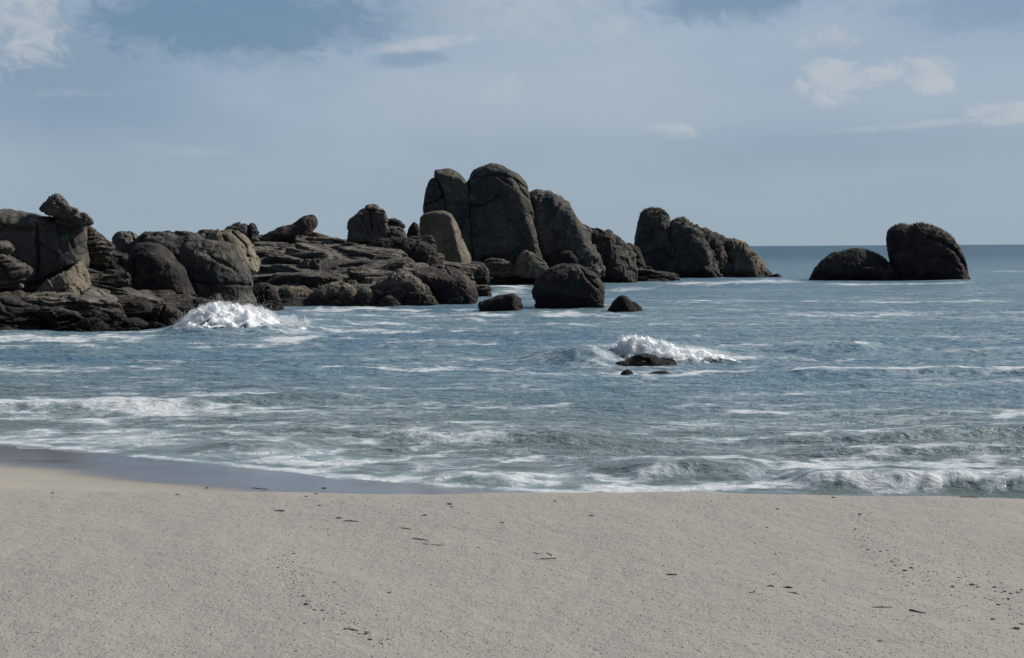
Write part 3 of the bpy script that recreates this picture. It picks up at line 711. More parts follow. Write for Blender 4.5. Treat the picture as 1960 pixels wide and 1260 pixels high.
shelf('rock_shelf', 'layered rubbly shelf of stepped rock rising behind the brown waterline boulders',
      [455, 480, 560, 640, 700, 760, 815, 850, 880],
      [93.5, 96, 99, 104, 112, 120, 128, 133, 138],
      [[-1.5, -1.5, -1.5, -1.5, -1.5, -1.5, -1.5, -1.5, -1.5],
       [-1, -.5, .2, .2, .2, -.2, -1, -1.5, -1.5],
       [0, 1.0, 1.4, 1.6, 1.5, 1.2, .9, .2, -1],
       [.5, 1.6, 1.9, 2.1, 2.2, 1.9, 1.7, .8, -.8],
       [1.5, 2.7, 2.9, 3.0, 3.0, 2.6, 2.2, 1.2, -.5],
       [2.5, 3.7, 3.8, 3.9, 3.9, 3.4, 2.7, 1.6, -.2],
       [3, 4.5, 4.5, 4.7, 4.9, 4.3, 3.0, 2.0, .2],
       [3, 4.7, 4.6, 4.8, 5.0, 4.4, 3.1, 2.1, .4],
       [0, 1, 1, 1, 1, 1, 0, -1, -1.5]], M_STRA, 3, 520, 420)
shelf('rock_shelf', 'dark broken ledge along the left waterline under the cliff',
      [-200, -60, 40, 120, 200, 280, 340, 420, 500, 540],
      [67.5, 69.5, 72, 76, 82, 90, 96],
      [[-1.5] * 10,
       [.2, .2, .1, 0, -.1, -.4, -1, -1.5, -1.5, -1.5],
       [1.0, .9, .8, .7, .5, .3, -.4, -1.5, -1.5, -1.5],
       [1.8, 1.6, 1.4, 1.3, 1.1, .9, .3, -.8, -1.2, -1.5],
       [3, 2.6, 2.4, 2.2, 2.0, 1.6, 1.1, .4, -.4, -1.5],
       [4, 3.6, 3.2, 3, 2.8, 2.2, 1.8, 1.4, .6, -1],
       [0, 0, 0, 0, 0, 0, 0, 0, 0, -1]], M_STRD, 9, 460, 300, step=.3, blk=.3, ledges=40, lsc=.6)
shelf('rock_shelf', 'low weedy reef apron at the foot of the tall stack',
      [850, 900, 960, 1040, 1120, 1200, 1260, 1300],
      [153, 157, 162, 170, 180],
      [[-1.2] * 8,
       [.0, .4, .5, .4, .2, .1, -.6, -1.2],
       [1.2, 1.4, 1.5, 1.2, .9, .7, .3, -.6],
       [2.2, 2.4, 2.3, 2.0, 1.5, 1.2, .8, .2],
       [1, 1, 1, 1, 1, 1, .5, 0]], M_STRD, 17, 380, 200, step=.4, blk=.4, ledges=26, lsc=.9)


# ------------------------------------------------------------------ beach
SHX = [-60, -30, -10.4, -4.5, -1.1, 3, 8, 20, 60]
SHY = [50, 38, 28.8, 25.3, 23.3, 21.9, 20.6, 19, 17]


def sand_z(x, y, fine=True):
    x = np.asarray(x, float); y = np.asarray(y, float)
    s = np.interp(x, SHX, SHY) - y
    lowz = .03 * s + .00052 * np.clip(s, 0, 12) ** 3 + .06 * np.clip(s - 12, 0, 20)
    lowz = np.where(s < 0, np.maximum(.12 * s, -2.5), lowz)
    crest = 9.12 + .35 * np.sin(x * .31 + .5) * .2 
    top = 2.365 - .012 * np.clip(x, -8, 8) - .015 * np.clip(x - 1.5, 0, 8) + .02 * np.clip(4 - y, 0, 30) * .3
    t = np.clip((y - crest) / 4.2, 0, 1)
    k = 1 - (t * t * (3 - 2 * t)) ** .85
    z = lowz + (top - lowz) * k
    if fine:
        P = np.stack([x.ravel(), y.ravel(), np.zeros(x.size)], -1)
        near = np.clip((11 - y) / 2, 0, 1)
        z = z + (.048 * fbm(P * .5, 3, 4) + .006 * fbm(P * 3.2, 3, 5)).reshape(x.shape) * (.35 + .65 * near)
    return z


def sand_point(px, py):
    r = ray(px, py); lo = 3.0
    for t in np.linspace(3.0, 30, 2400):
        q = r * (t / r[1])
        if CAM_H + q[2] <= sand_z(q[0:1], q[1:2])[0]:
            return q[0], q[1], CAM_H + q[2]
    return q[0], q[1], 0


xs = np.concatenate([np.linspace(-400, -40, 20), np.linspace(-38, -8, 90), np.linspace(-7.9, 7.9, 420), np.linspace(8, 38, 90), np.linspace(40, 400, 20)])
ys = np.concatenate([np.linspace(-300, -10, 20), np.linspace(-8, 3.5, 30), np.linspace(3.55, 14, 340), np.linspace(14.1, 34, 180), np.linspace(36, 400, 30)])
GX, GY = np.meshgrid(xs, ys)
GZ = sand_z(GX, GY)
V = np.stack([GX.ravel(), GY.ravel(), GZ.ravel()], -1)
m = bpy.data.materials.new("sand"); m.use_nodes = True
k = N(m.node_tree)
pos = k.n('ShaderNodeNewGeometry').outputs['Position']
z = k.n('ShaderNodeSeparateXYZ', {0: pos}).outputs[2]
g1 = k.noise(pos, 95, 3, .75)
g2 = k.noise(pos, 26, 4, .7)
g3 = k.noise(pos, 1.1, 4, .6, .5)
g4 = k.noise(k.mapping(pos, (.45, 1.2, 1)), 1.0, 3, .5, .4)
dry = k.mix(k.step(g3, .35, .68), rgb(.348, .323, .294), rgb(.318, .309, .284))
dry = k.mix(k.step(g1, .36, .64), rgb(.300, .278, .254), dry)
dry = k.mix(k.math('MULTIPLY', k.step(g1, .62, .76), .45), dry, rgb(.42, .40, .37))
vs = k.n('ShaderNodeTexVoronoi', {'Vector': pos, 'Scale': 30.0, 'Randomness': 1.0}, feature='F1')
spk = k.math('MULTIPLY', k.step(vs.outputs['Distance'], .22, .12), k.step(k.n('ShaderNodeSeparateColor', {0: vs.outputs['Color']}).outputs[0], .80, .86))
spc = k.mix(k.step(k.n('ShaderNodeSeparateColor', {0: vs.outputs['Color']}).outputs[1], .55, .6), rgb(.09, .08, .07), rgb(.46, .44, .40))
dry = k.mix(k.math('MULTIPLY', spk, .42), dry, spc)
smo = k.step(z, 2.15, 1.9)                                   # lower beach is finer and smoother
dry = k.mix(smo, dry, k.mix(k.step(g4, .4, .6), rgb(.330, .305, .262), rgb(.305, .285, .250)))
wl = k.math('ADD', z, k.math('MULTIPLY', k.math('SUBTRACT', g4, .5), .03))
wet = k.step(wl, .108, .075)
damp = k.step(wl, .14, .08)
col = k.mix(k.math('MULTIPLY', damp, .35), dry, rgb(.14, .12, .105))
col = k.mix(wet, col, rgb(.125, .124, .134))
film = k.step(wl, .09, .04)
rough = k.math('SUBTRACT', .95, k.math('MULTIPLY', wet, .68))
rough = k.math('SUBTRACT', rough, k.math('MULTIPLY', film, .20))
ht = k.math('ADD', k.math('MULTIPLY', g1, .0055), k.math('MULTIPLY', g2, .008))
ht = k.math('ADD', ht, k.math('MULTIPLY', k.noise(pos, 7, 4, .6), .020))
ht = k.math('ADD', ht, k.math('MULTIPLY', spk, .006))
bs = k.math('SUBTRACT', 1.0, k.math('MULTIPLY', k.math('MAXIMUM', smo, wet), .88))
bmp = k.n('ShaderNodeBump', {'Strength': bs, 'Distance': 1.0, 'Height': ht}).outputs[0]
p = k.n('ShaderNodeBsdfPrincipled', {'Base Color': col, 'Roughness': rough, 'Normal': bmp, 'Specular IOR Level': k.math('ADD', .15, k.math('MULTIPLY', wet, .85))})
k.n('ShaderNodeOutputMaterial', {0: p.outputs[0]})
link('sand_beach', make_mesh('sand_beach', V, grid_faces(len(ys), len(xs))), m, kind='structure')

# ------------------------------------------------------------------ sea
# foam strokes: photograph polyline on the water, half width (px), strength
FOAM = [
    ([(-200, 780), (0, 778), (120, 775), (250, 783), (345, 790), (380, 792)], 15, 1.0, .9),
    ([(-50, 800), (100, 805), (250, 812)], 8, .75, .7),
    ([(230, 768), (340, 766), (450, 770), (520, 762), (600, 757), (690, 758)], 4.5, 1.0, 1),
    ([(350, 788), (440, 782), (520, 786)], 3, .8, 1),
    ([(-100, 825), (100, 828), (300, 836), (450, 848)], 12, .55, .6),
    ([(400, 862), (540, 852), (650, 850), (760, 858), (900, 862)], 7, .85, .8),
    ([(520, 884), (640, 890), (760, 884), (850, 868), (960, 862), (1060, 878)], 6, .9, 1),
    ([(640, 900), (780, 905), (900, 898), (1010, 880), (1120, 872)], 5, .85, 1),
    ([(480, 898), (600, 908), (740, 920), (860, 914), (980, 924), (1100, 932)], 9, .9, .8),
    ([(900, 900), (1000, 914), (1100, 905), (1180, 925), (1300, 918)], 9, .85, .8),
    ([(1050, 872), (1150, 884), (1260, 880), (1350, 878), (1450, 888), (1560, 892)], 8, .9, .9),
    ([(1080, 934), (1250, 938), (1400, 935), (1550, 925)], 9, 1.0, .9),
    ([(1470, 905), (1560, 893), (1640, 886), (1760, 892), (1880, 896), (2050, 900)], 15, 1.15, .9),
    ([(1480, 938), (1600, 930), (1700, 942), (1850, 938), (2050, 948)], 8, 1.1, .8),
    ([(1560, 862), (1660, 868), (1780, 862), (1900, 866), (2050, 864)], 5, .8, 1),
    ([(1480, 836), (1590, 836), (1700, 834), (1800, 829), (1900, 826), (2050, 815)], 4.5, 1.0, 1),
    ([(1880, 800), (1960, 797), (2060, 795)], 7, .9, .8),
    ([(1360, 788), (1500, 790), (1660, 786), (1800, 782)], 3, .75, 1),
    ([(1240, 782), (1340, 778), (1440, 780)], 6, .62, .6),
    ([(1300, 762), (1400, 768), (1470, 764)], 7, .6, .6),
    ([(600, 707), (700, 706), (800, 710), (920, 706), (1050, 712)], 3, .8, 1),
    ([(1130, 716), (1200, 722), (1300, 724), (1380, 714), (1470, 712)], 4, .95, 1),
    ([(1480, 716), (1600, 713), (1700, 712), (1800, 708), (1900, 712), (2050, 714)], 2.6, 1.0, 1),
    ([(1480, 664), (1560, 664), (1620, 668), (1700, 663)], 4.5, 1.0, 1),
    ([(1340, 672), (1420, 664), (1500, 668)], 4, .9, 1),
    ([(1300, 686), (1400, 690), (1480, 682), (1560, 686)], 4, .7, .8),
    ([(980, 690), (1060, 684), (1140, 700), (1180, 708)], 6, .7, .8),
    ([(1520, 577), (1600, 578), (1700, 580), (1780, 579), (1860, 577), (1960, 576)], 2.0, .85, 1),
    ([(1440, 603), (1560, 606), (1700, 604), (1860, 602)], 1.8, .85, 1),
    ([(1200, 575), (1300, 578), (1420, 576), (1500, 577)], 1.8, .75, 1),
    ([(1230, 600), (1330, 602), (1440, 600)], 2.0, .8, 1),
    ([(1160, 586), (1260, 590), (1340, 588)], 1.6, .75, 1),
    ([(1270, 544), (1340, 541), (1440, 540), (1550, 538)], 3.5, .95, .9),
    ([(1560, 545), (1650, 544), (1800, 543), (1870, 542)], 2.2, .85, 1),
    ([(1860, 520), (1960, 519), (2050, 520)], 1.2, .7, 1),
    ([(900, 546), (960, 548), (1030, 549)], 6, 1.0, .9),
    ([(905, 570), (960, 560), (1030, 568)], 9, .75, .7),
    ([(1150, 560), (1230, 552), (1280, 548)], 5, .75, .8),
    ([(1000, 604), (1060, 602), (1160, 604), (1240, 604)], 4, .95, .9),
    ([(840, 598), (900, 594), (960, 604), (1010, 606)], 5, .9, .9),
    ([(540, 594), (620, 592), (720, 593), (840, 596)], 4, 1.0, .9),
    ([(520, 606), (640, 604), (760, 610), (860, 606), (960, 618)], 5, .72, .8),
    ([(480, 658), (540, 656), (600, 650), (640, 646)], 7, 1.0, .8),
    ([(340, 668), (450, 664), (540, 662)], 4, .85, 1),
    ([(-200, 650), (0, 648), (100, 652), (200, 648), (330, 645)], 8, .95, .8),
    ([(-100, 668), (100, 664), (260, 668)], 4, .7, .8),
    ([(600, 636), (720, 634), (840, 640), (920, 636)], 3.5, .75, .9),
    ([(620, 620), (700, 626), (800, 622)], 3, .65, .9),
    ([(160, 706), (260, 705), (360, 712)], 2.5, .65, 1),
    ([(640, 742), (800, 744), (960, 748), (1100, 742)], 8, .6, .7),
    ([(700, 770), (860, 776), (1000, 780), (1120, 772)], 8, .58, .7),
    ([(1680, 746), (1780, 742), (1880, 744)], 5, .62, .8),
    ([(540, 636), (470, 640), (420, 650)], 6, .6, 1),
]
# swells: crest polyline as seen, height (m), front and back half widths (px at the water), foam on the crest
SWELL = [
    ([(300, 640), (350, 622), (420, 612), (500, 612), (580, 614), (680, 618), (800, 624)], .62, 9, 18, [0, .7, 1, 1, .8, .25, 0], .7),
    ([(980, 690), (1050, 677), (1110, 667), (1160, 660), (1210, 656), (1290, 666), (1350, 670), (1460, 674)], .62, 9, 18, [0, .5, .9, 1, .9, .7, .4, 0], .5),
    ([(300, 838), (440, 828), (640, 820), (860, 824), (1060, 832), (1240, 840)], .17, 9, 22, [0, .6, 1, 1, .8, 0], 0),
    ([(-100, 768), (120, 766), (340, 764), (480, 762), (640, 756), (760, 756)], .20, 6, 14, [1, 1, 1, .8, .6, 0], .3),
    ([(760, 915), (860, 897), (960, 904), (1060, 915)], .18, 8, 12, [0, 1, 1, 0], .0),
    ([(1080, 905), (1160, 890), (1240, 884), (1330, 880), (1420, 890), (1470, 903)], .27, 8, 22, [0, .6, 1, 1, .8, 0], .55),
    ([(1470, 912), (1560, 904), (1660, 900), (1780, 902), (1880, 905), (2080, 912)], .28, 8, 20, [0, .8, 1, 1, 1, 1], .6),
    ([(1420, 840), (1560, 832), (1700, 829), (1840, 823), (2080, 812)], .16, 6, 16, [0, .8, 1, 1, 1], .0),
    ([(1400, 716), (1560, 709), (1700, 707), (1800, 703), (2080, 708)], .16, 4, 12, [0, .8, 1, 1, 1], .0),
    ([(1450, 672), (1560, 660), (1640, 659), (1720, 666)], .25, 4, 9, [0, 1, 1, 0], .3),
    ([(1500, 862), (1640, 858), (1800, 852), (2080, 852)], .12, 7, 14, [0, 1, 1, 1], 0),
    ([(340, 862), (460, 850), (560, 848), (660, 856)], .12, 7, 12, [0, 1, 1, 0], 0),
]


TPX = np.arange(-700, 2700, 5.0)


def table(x, y, wd=11):
    t = np.interp(TPX, x, y)
    kx = np.hanning(wd + 2)[1:-1]; kx /= kx.sum()
    t = np.convolve(np.pad(t, wd // 2, mode='edge'), kx, mode='valid')
    return t


def window(px, a, b, f):
    return np.clip((px - a) / f, 0, 1) * np.clip((b - px) / f, 0, 1)


pyr = np.concatenate([np.linspace(1110, 930, 180)[:-1], np.linspace(930, 560, 470)[:-1], np.linspace(560, 483, 130)])
dist = CAM_H * F / (pyr - 473.5)
dist = np.concatenate([dist, [1400, 2200, 4000, 8000, 16000, 45000]])
uc = np.concatenate([np.linspace(-3600, -320, 50)[:-1], np.linspace(-320, 2280, 1080), np.linspace(2280, 5600, 50)[1:]])
tx = (uc - 980) / F
DX, DD = np.meshgrid(tx, dist)
WX = DX * DD; WY = DD.copy()
nr, nc = WX.shape
P0 = np.stack([WX.ravel(), WY.ravel(), np.zeros(WX.size)], -1)
ppx, ppy = project(P0)
hz = horizon(ppx)
d = WY.ravel()
fade = np.clip(d / 60, .25, 1) * np.clip((1500 - d) / 1200, 0, 1)
Zw = .17 * fbm(P0 * np.array([1 / 9, 1 / 4.0, 1]), 3, 40) * fade
Zw += .09 * ridged(P0 * np.array([1 / 2.6, 1 / 1.1, 1]), 4, 60) * fade * np.clip((140 - d) / 80, 0, 1)
foam = np.zeros(len(P0))
wob = 9.0 * fbm(np.stack([ppx / 60, ppy / 14, np.zeros(len(ppx))], -1), 3, 77)
wob2 = fbm(np.stack([ppx / 110, ppy / 9, np.ones(len(ppx))], -1), 3, 79)
for line, wd, st, br in FOAM:
    L = np.array(line, float)
    y = np.interp(ppx, TPX, table(L[:, 0], L[:, 1]))
    wn = window(ppx, L[0, 0], L[-1, 0], 45)
    q = (ppy - y + wob * min(1.0, wd / 5) * .9) / (wd * np.clip(1 + 1.5 * wob2, .3, 2.2))
    foam = np.maximum(foam, st * np.exp(-np.clip(q * q, 0, 30)) * np.sqrt(wn))
rockage = [(1165, 1300, 690, 712)]
for line, H, wf, wb, prof, fm in SWELL:
    L = np.array(line, float)
    hl = horizon(L[:, 0])
    Hm = H * np.array(prof)
    yb = hl + (L[:, 1] - hl) * CAM_H / (CAM_H - Hm)
    y = np.interp(ppx, TPX, table(L[:, 0], yb, 21))
    a = np.interp(ppx, TPX, table(L[:, 0], prof, 17)) * (1 + .45 * fbm(np.stack([ppx / 150, ppy / 60, ppx * 0], -1), 2, int(L[0, 1])))
    q = ppy - y + wob * .4
    pr = np.where(q > 0, np.exp(-(q / wf) ** 2), np.exp(-(q / wb) ** 2))
    Zw += H * a * pr
    if fm: foam = np.maximum(foam, fm * a * np.exp(-((q + wb * .15) / (wb * .55)) ** 2) * 1.2)
# the sea flattens as it runs up the beach, leaving an uneven swash edge
sh = np.interp(P0[:, 0], SHX, SHY)
s = P0[:, 1] - sh
calm = np.clip((s + .5) / 2.2, .12, 1)
Zw = Zw * calm + .035 * fbm(P0 * np.array([.55, .8, 1]), 4, 90) * np.clip(1 - s / 6, 0, 1) 
left = np.clip((-P0[:, 0] + 2) / 3, 0, 1)
foam = np.maximum(foam, np.clip(.33 + .5 * fbm(P0 * np.array([1 / 26, 1 / 12, 1]), 3, 95), 0, .5) * np.clip((170 - d) / 90, 0, 1))
# swash edge foam
sz = sand_z(P0[:, 0], P0[:, 1], False)
thin = Zw - sz
foam = np.maximum(foam, .92 * np.exp(-((thin - .03) / .04) ** 2) * (s < 4))
foam = np.maximum(foam, .42 * np.exp(-np.clip(s, 0, 50) / 3.5) * (s > -2))
V = np.stack([P0[:, 0], P0[:, 1], Zw], -1)
sea_me = make_mesh('sea_water', V, grid_faces(nr, nc))
at = sea_me.attributes.new('foam', 'FLOAT', 'POINT'); at.data.foreach_set('value', foam.astype(np.float32))
at = sea_me.attributes.new('shallow', 'FLOAT', 'POINT'); at.data.foreach_set('value', np.clip(1 - s / 22, 0, 1).astype(np.float32))


def foam_nodes(k, pos, fattr):
    n_a = k.noise(k.mapping(pos, (.55, 1.1, .5)), 1.0, 8, .62, .8)
    n_b = k.noise(k.mapping(pos, (2.6, 3.6, 2.6), (3, 8, 1)), 1.0, 6, .65, .6)
    wv = k.n('ShaderNodeVectorMath', {0: pos, 1: k.n('ShaderNodeVectorMath', {0: k.n('ShaderNodeTexNoise', {'Vector': pos, 'Scale': .7, 'Detail': 4.0}).outputs[1], 'Scale': 1.6}, operation='SCALE').outputs[0]}, operation='ADD').outputs[0]
    lac = k.n('ShaderNodeTexVoronoi', {'Vector': k.mapping(wv, (.8, 1.3, .8)), 'Scale': 1.0}, feature='DISTANCE_TO_EDGE').outputs[0]
    lace = k.step(lac, .16, .0)
    n_c = k.noise(k.mapping(pos, (.16, .42, .3), (7, 1, 1)), 1.0, 6, .62, .6)
    v = k.math('ADD', k.math('MULTIPLY', fattr, .86), k.math('MULTIPLY', k.math('SUBTRACT', n_a, .5), 1.5))
    v = k.math('ADD', v, k.math('MULTIPLY', k.math('SUBTRACT', n_c, .5), 1.7))
    v = k.math('ADD', v, k.math('MULTIPLY', k.math('SUBTRACT', n_b, .5), 1.0))
    v = k.math('ADD', v, k.math('MULTIPLY', lace, .16))
    return v, n_a, n_b


m = bpy.data.materials.new("sea_water"); m.use_nodes = True
k = N(m.node_tree)
pos = k.n('ShaderNodeNewGeometry').outputs['Position']
fa = k.n('ShaderNodeAttribute', attribute_name='foam').outputs['Fac']
sh_ = k.n('ShaderNodeAttribute', attribute_name='shallow').outputs['Fac']
v, n_a, n_b = foam_nodes(k, pos, fa)
dens = k.step(v, .42, .88)
yy = k.n('ShaderNodeSeparateXYZ', {0: pos}).outputs[1]
patch = k.noise(k.mapping(pos, (.05, .09, 1)), 1.0, 4, .6, .5)
deep = k.mix(k.step(patch, .36, .64), rgb(.075, .155, .225), rgb(.125, .210, .250))
shal = k.mix(k.step(n_a, .4, .6), rgb(.115, .150, .142), rgb(.140, .172, .182))
wc = k.mix(k.step(sh_, .0, .9), deep, shal)
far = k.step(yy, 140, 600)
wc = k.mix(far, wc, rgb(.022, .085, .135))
# thin aerated water round the foam
wc = k.mix(k.math('MULTIPLY', k.step(v, .12, .62), .55), wc, rgb(.22, .28, .31))
w1 = k.noise(k.mapping(pos, (.55, 1.15, 1)), 1.0, 6, .62, .3)
w2 = k.noise(k.mapping(pos, (2.4, 4.0, 1)), 1.0, 5, .6, .2)
w3 = k.noise(k.mapping(pos, (.06, .16, 1)), 1.0, 6, .6, .2)
ht = k.math('ADD', k.math('MULTIPLY', w1, .75), k.math('MULTIPLY', w2, .20))
ht = k.math('ADD', ht, k.math('MULTIPLY', w3, k.math('MULTIPLY', far, 6.0)))
ht = k.math('ADD', ht, k.math('MULTIPLY', dens, .05))
bst = k.step(sh_, .75, 1.0, .85, .25)
bmp = k.n('ShaderNodeBump', {'Strength': bst, 'Distance': 1.0, 'Height': ht}).outputs[0]
wr = k.n('ShaderNodeMapRange', {0: yy, 1: 25, 2: 300, 3: .32, 4: .38}, interpolation_type='LINEAR').outputs[0]
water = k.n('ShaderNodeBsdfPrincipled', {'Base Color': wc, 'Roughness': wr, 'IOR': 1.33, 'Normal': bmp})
fb = k.n('ShaderNodeBump', {'Strength': .8, 'Distance': 1.0, 'Height': k.math('ADD', k.math('MULTIPLY', n_b, .16), k.math('MULTIPLY', n_a, .15))}).outputs[0]
fcol = k.mix(k.step(v, .55, 1.1), rgb(.36, .42, .46), rgb(.62, .65, .67))
fo = k.n('ShaderNodeBsdfPrincipled', {'Base Color': fcol, 'Roughness': .9, 'Normal': fb, 'Specular IOR Level': .1})
mx = k.n('ShaderNodeMixShader', {0: k.math('MULTIPLY', dens, .92), 1: water.outputs[0], 2: fo.outputs[0]})
k.n('ShaderNodeOutputMaterial', {0: mx.outputs[0]})
link('sea_water', sea_me, m, kind='structure')

# ------------------------------------------------------------------ breaking water: foam masses with spray
m = bpy.data.materials.new("white_water"); m.use_nodes = True
k = N(m.node_tree)
pos = k.n('ShaderNodeNewGeometry').outputs['Position']
a_ = k.noise(pos, 5, 7, .65, .4); b_ = k.noise(pos, 1.4, 4, .6, .5)
col = k.mix(k.step(b_, .38, .6), rgb(.90, .92, .94), rgb(.97, .97, .97))
bmp = k.n('ShaderNodeBump', {'Strength': 1.0, 'Distance': 1.0, 'Height': k.math('MULTIPLY', a_, .05)}).outputs[0]
p = k.n('ShaderNodeBsdfPrincipled', {'Base Color': col, 'Roughness': .9, 'Normal': bmp, 'Specular IOR Level': .1,
                                      'Subsurface Weight': 1.0, 'Subsurface Radius': (.9, .95, 1.0), 'Subsurface Scale': .55})
trn = k.n('ShaderNodeBsdfTranslucent', {0: col, 1: bmp})
mx = k.n('ShaderNodeMixShader', {0: .25, 1: p.outputs[0], 2: trn.outputs[0]})
k.n('ShaderNodeOutputMaterial', {0: mx.outputs[0]})
M_WHITE = m
m = bpy.data.materials.new("surf"); m.use_nodes = True
k = N(m.node_tree)
pos = k.n('ShaderNodeNewGeometry').outputs['Position']
fa = k.n('ShaderNodeAttribute', attribute_name='foam').outputs['Fac']
a_ = k.noise(pos, 6, 7, .65, .4)
bm1 = k.n('ShaderNodeBump', {'Strength': .35, 'Distance': 1.0, 'Height': k.math('MULTIPLY', a_, .05)}).outputs[0]
wh = k.n('ShaderNodeBsdfPrincipled', {'Base Color': rgb(.74, .78, .81), 'Roughness': .9, 'Normal': bm1, 'Specular IOR Level': .1,
                                      'Subsurface Weight': 1.0, 'Subsurface Radius': (.9, .95, 1.0), 'Subsurface Scale': .6})
bm2 = k.n('ShaderNodeBump', {'Strength': .8, 'Distance': 1.0, 'Height': k.math('MULTIPLY', k.noise(pos, 2.5, 5, .6, .3), .15)}).outputs[0]
wa = k.n('ShaderNodeBsdfPrincipled', {'Base Color': rgb(.055, .105, .125), 'Roughness': .28, 'IOR': 1.33, 'Normal': bm2})
ff = k.step(k.math('ADD', fa, k.math('MULTIPLY', k.math('SUBTRACT', a_, .5), .7)), .25, .62)
mx = k.n('ShaderNodeMixShader', {0: ff, 1: wa.outputs[0], 2: wh.outputs[0]})
k.n('ShaderNodeOutputMaterial', {0: mx.outputs[0]})
M_SURF = m

m = bpy.data.materials.new("spray_mist"); m.use_nodes = True
k = N(m.node_tree)
pos = k.n('ShaderNodeNewGeometry').outputs['Position']
cl = k.noise(k.mapping(pos, (3.6, 3.6, 2.8)), 1.0, 8, .68, .8)
vol = k.n('ShaderNodeVolumePrincipled', {'Color': rgb(.97, .98, 1.0), 'Density': k.step(cl, .43, .64, 0.0, 5.0), 'Anisotropy': .35})
k.n('ShaderNodeOutputMaterial', {1: vol.outputs[0]})
M_MIST = m


def droplets(name, centers, radii, parent, mat):
    bm = bmesh.new(); bmesh.ops.create_icosphere(bm, subdivisions=1, radius=1.0)
    bv = np.array([v.co[:] for v in bm.verts]); bf = np.array([[v.index for v in f.verts] for f in bm.faces]); bm.free()
    n = len(centers)
    V = (bv[None] * radii[:, None, None] * np.array([1, 1, 1.0]) + centers[:, None]).reshape(-1, 3)
    Fc = (bf[None] + (np.arange(n) * len(bv))[:, None, None]).reshape(-1, 3)
    o = link(name, make_mesh(name, V, Fc), mat, parent=parent, kind='stuff')
    return o


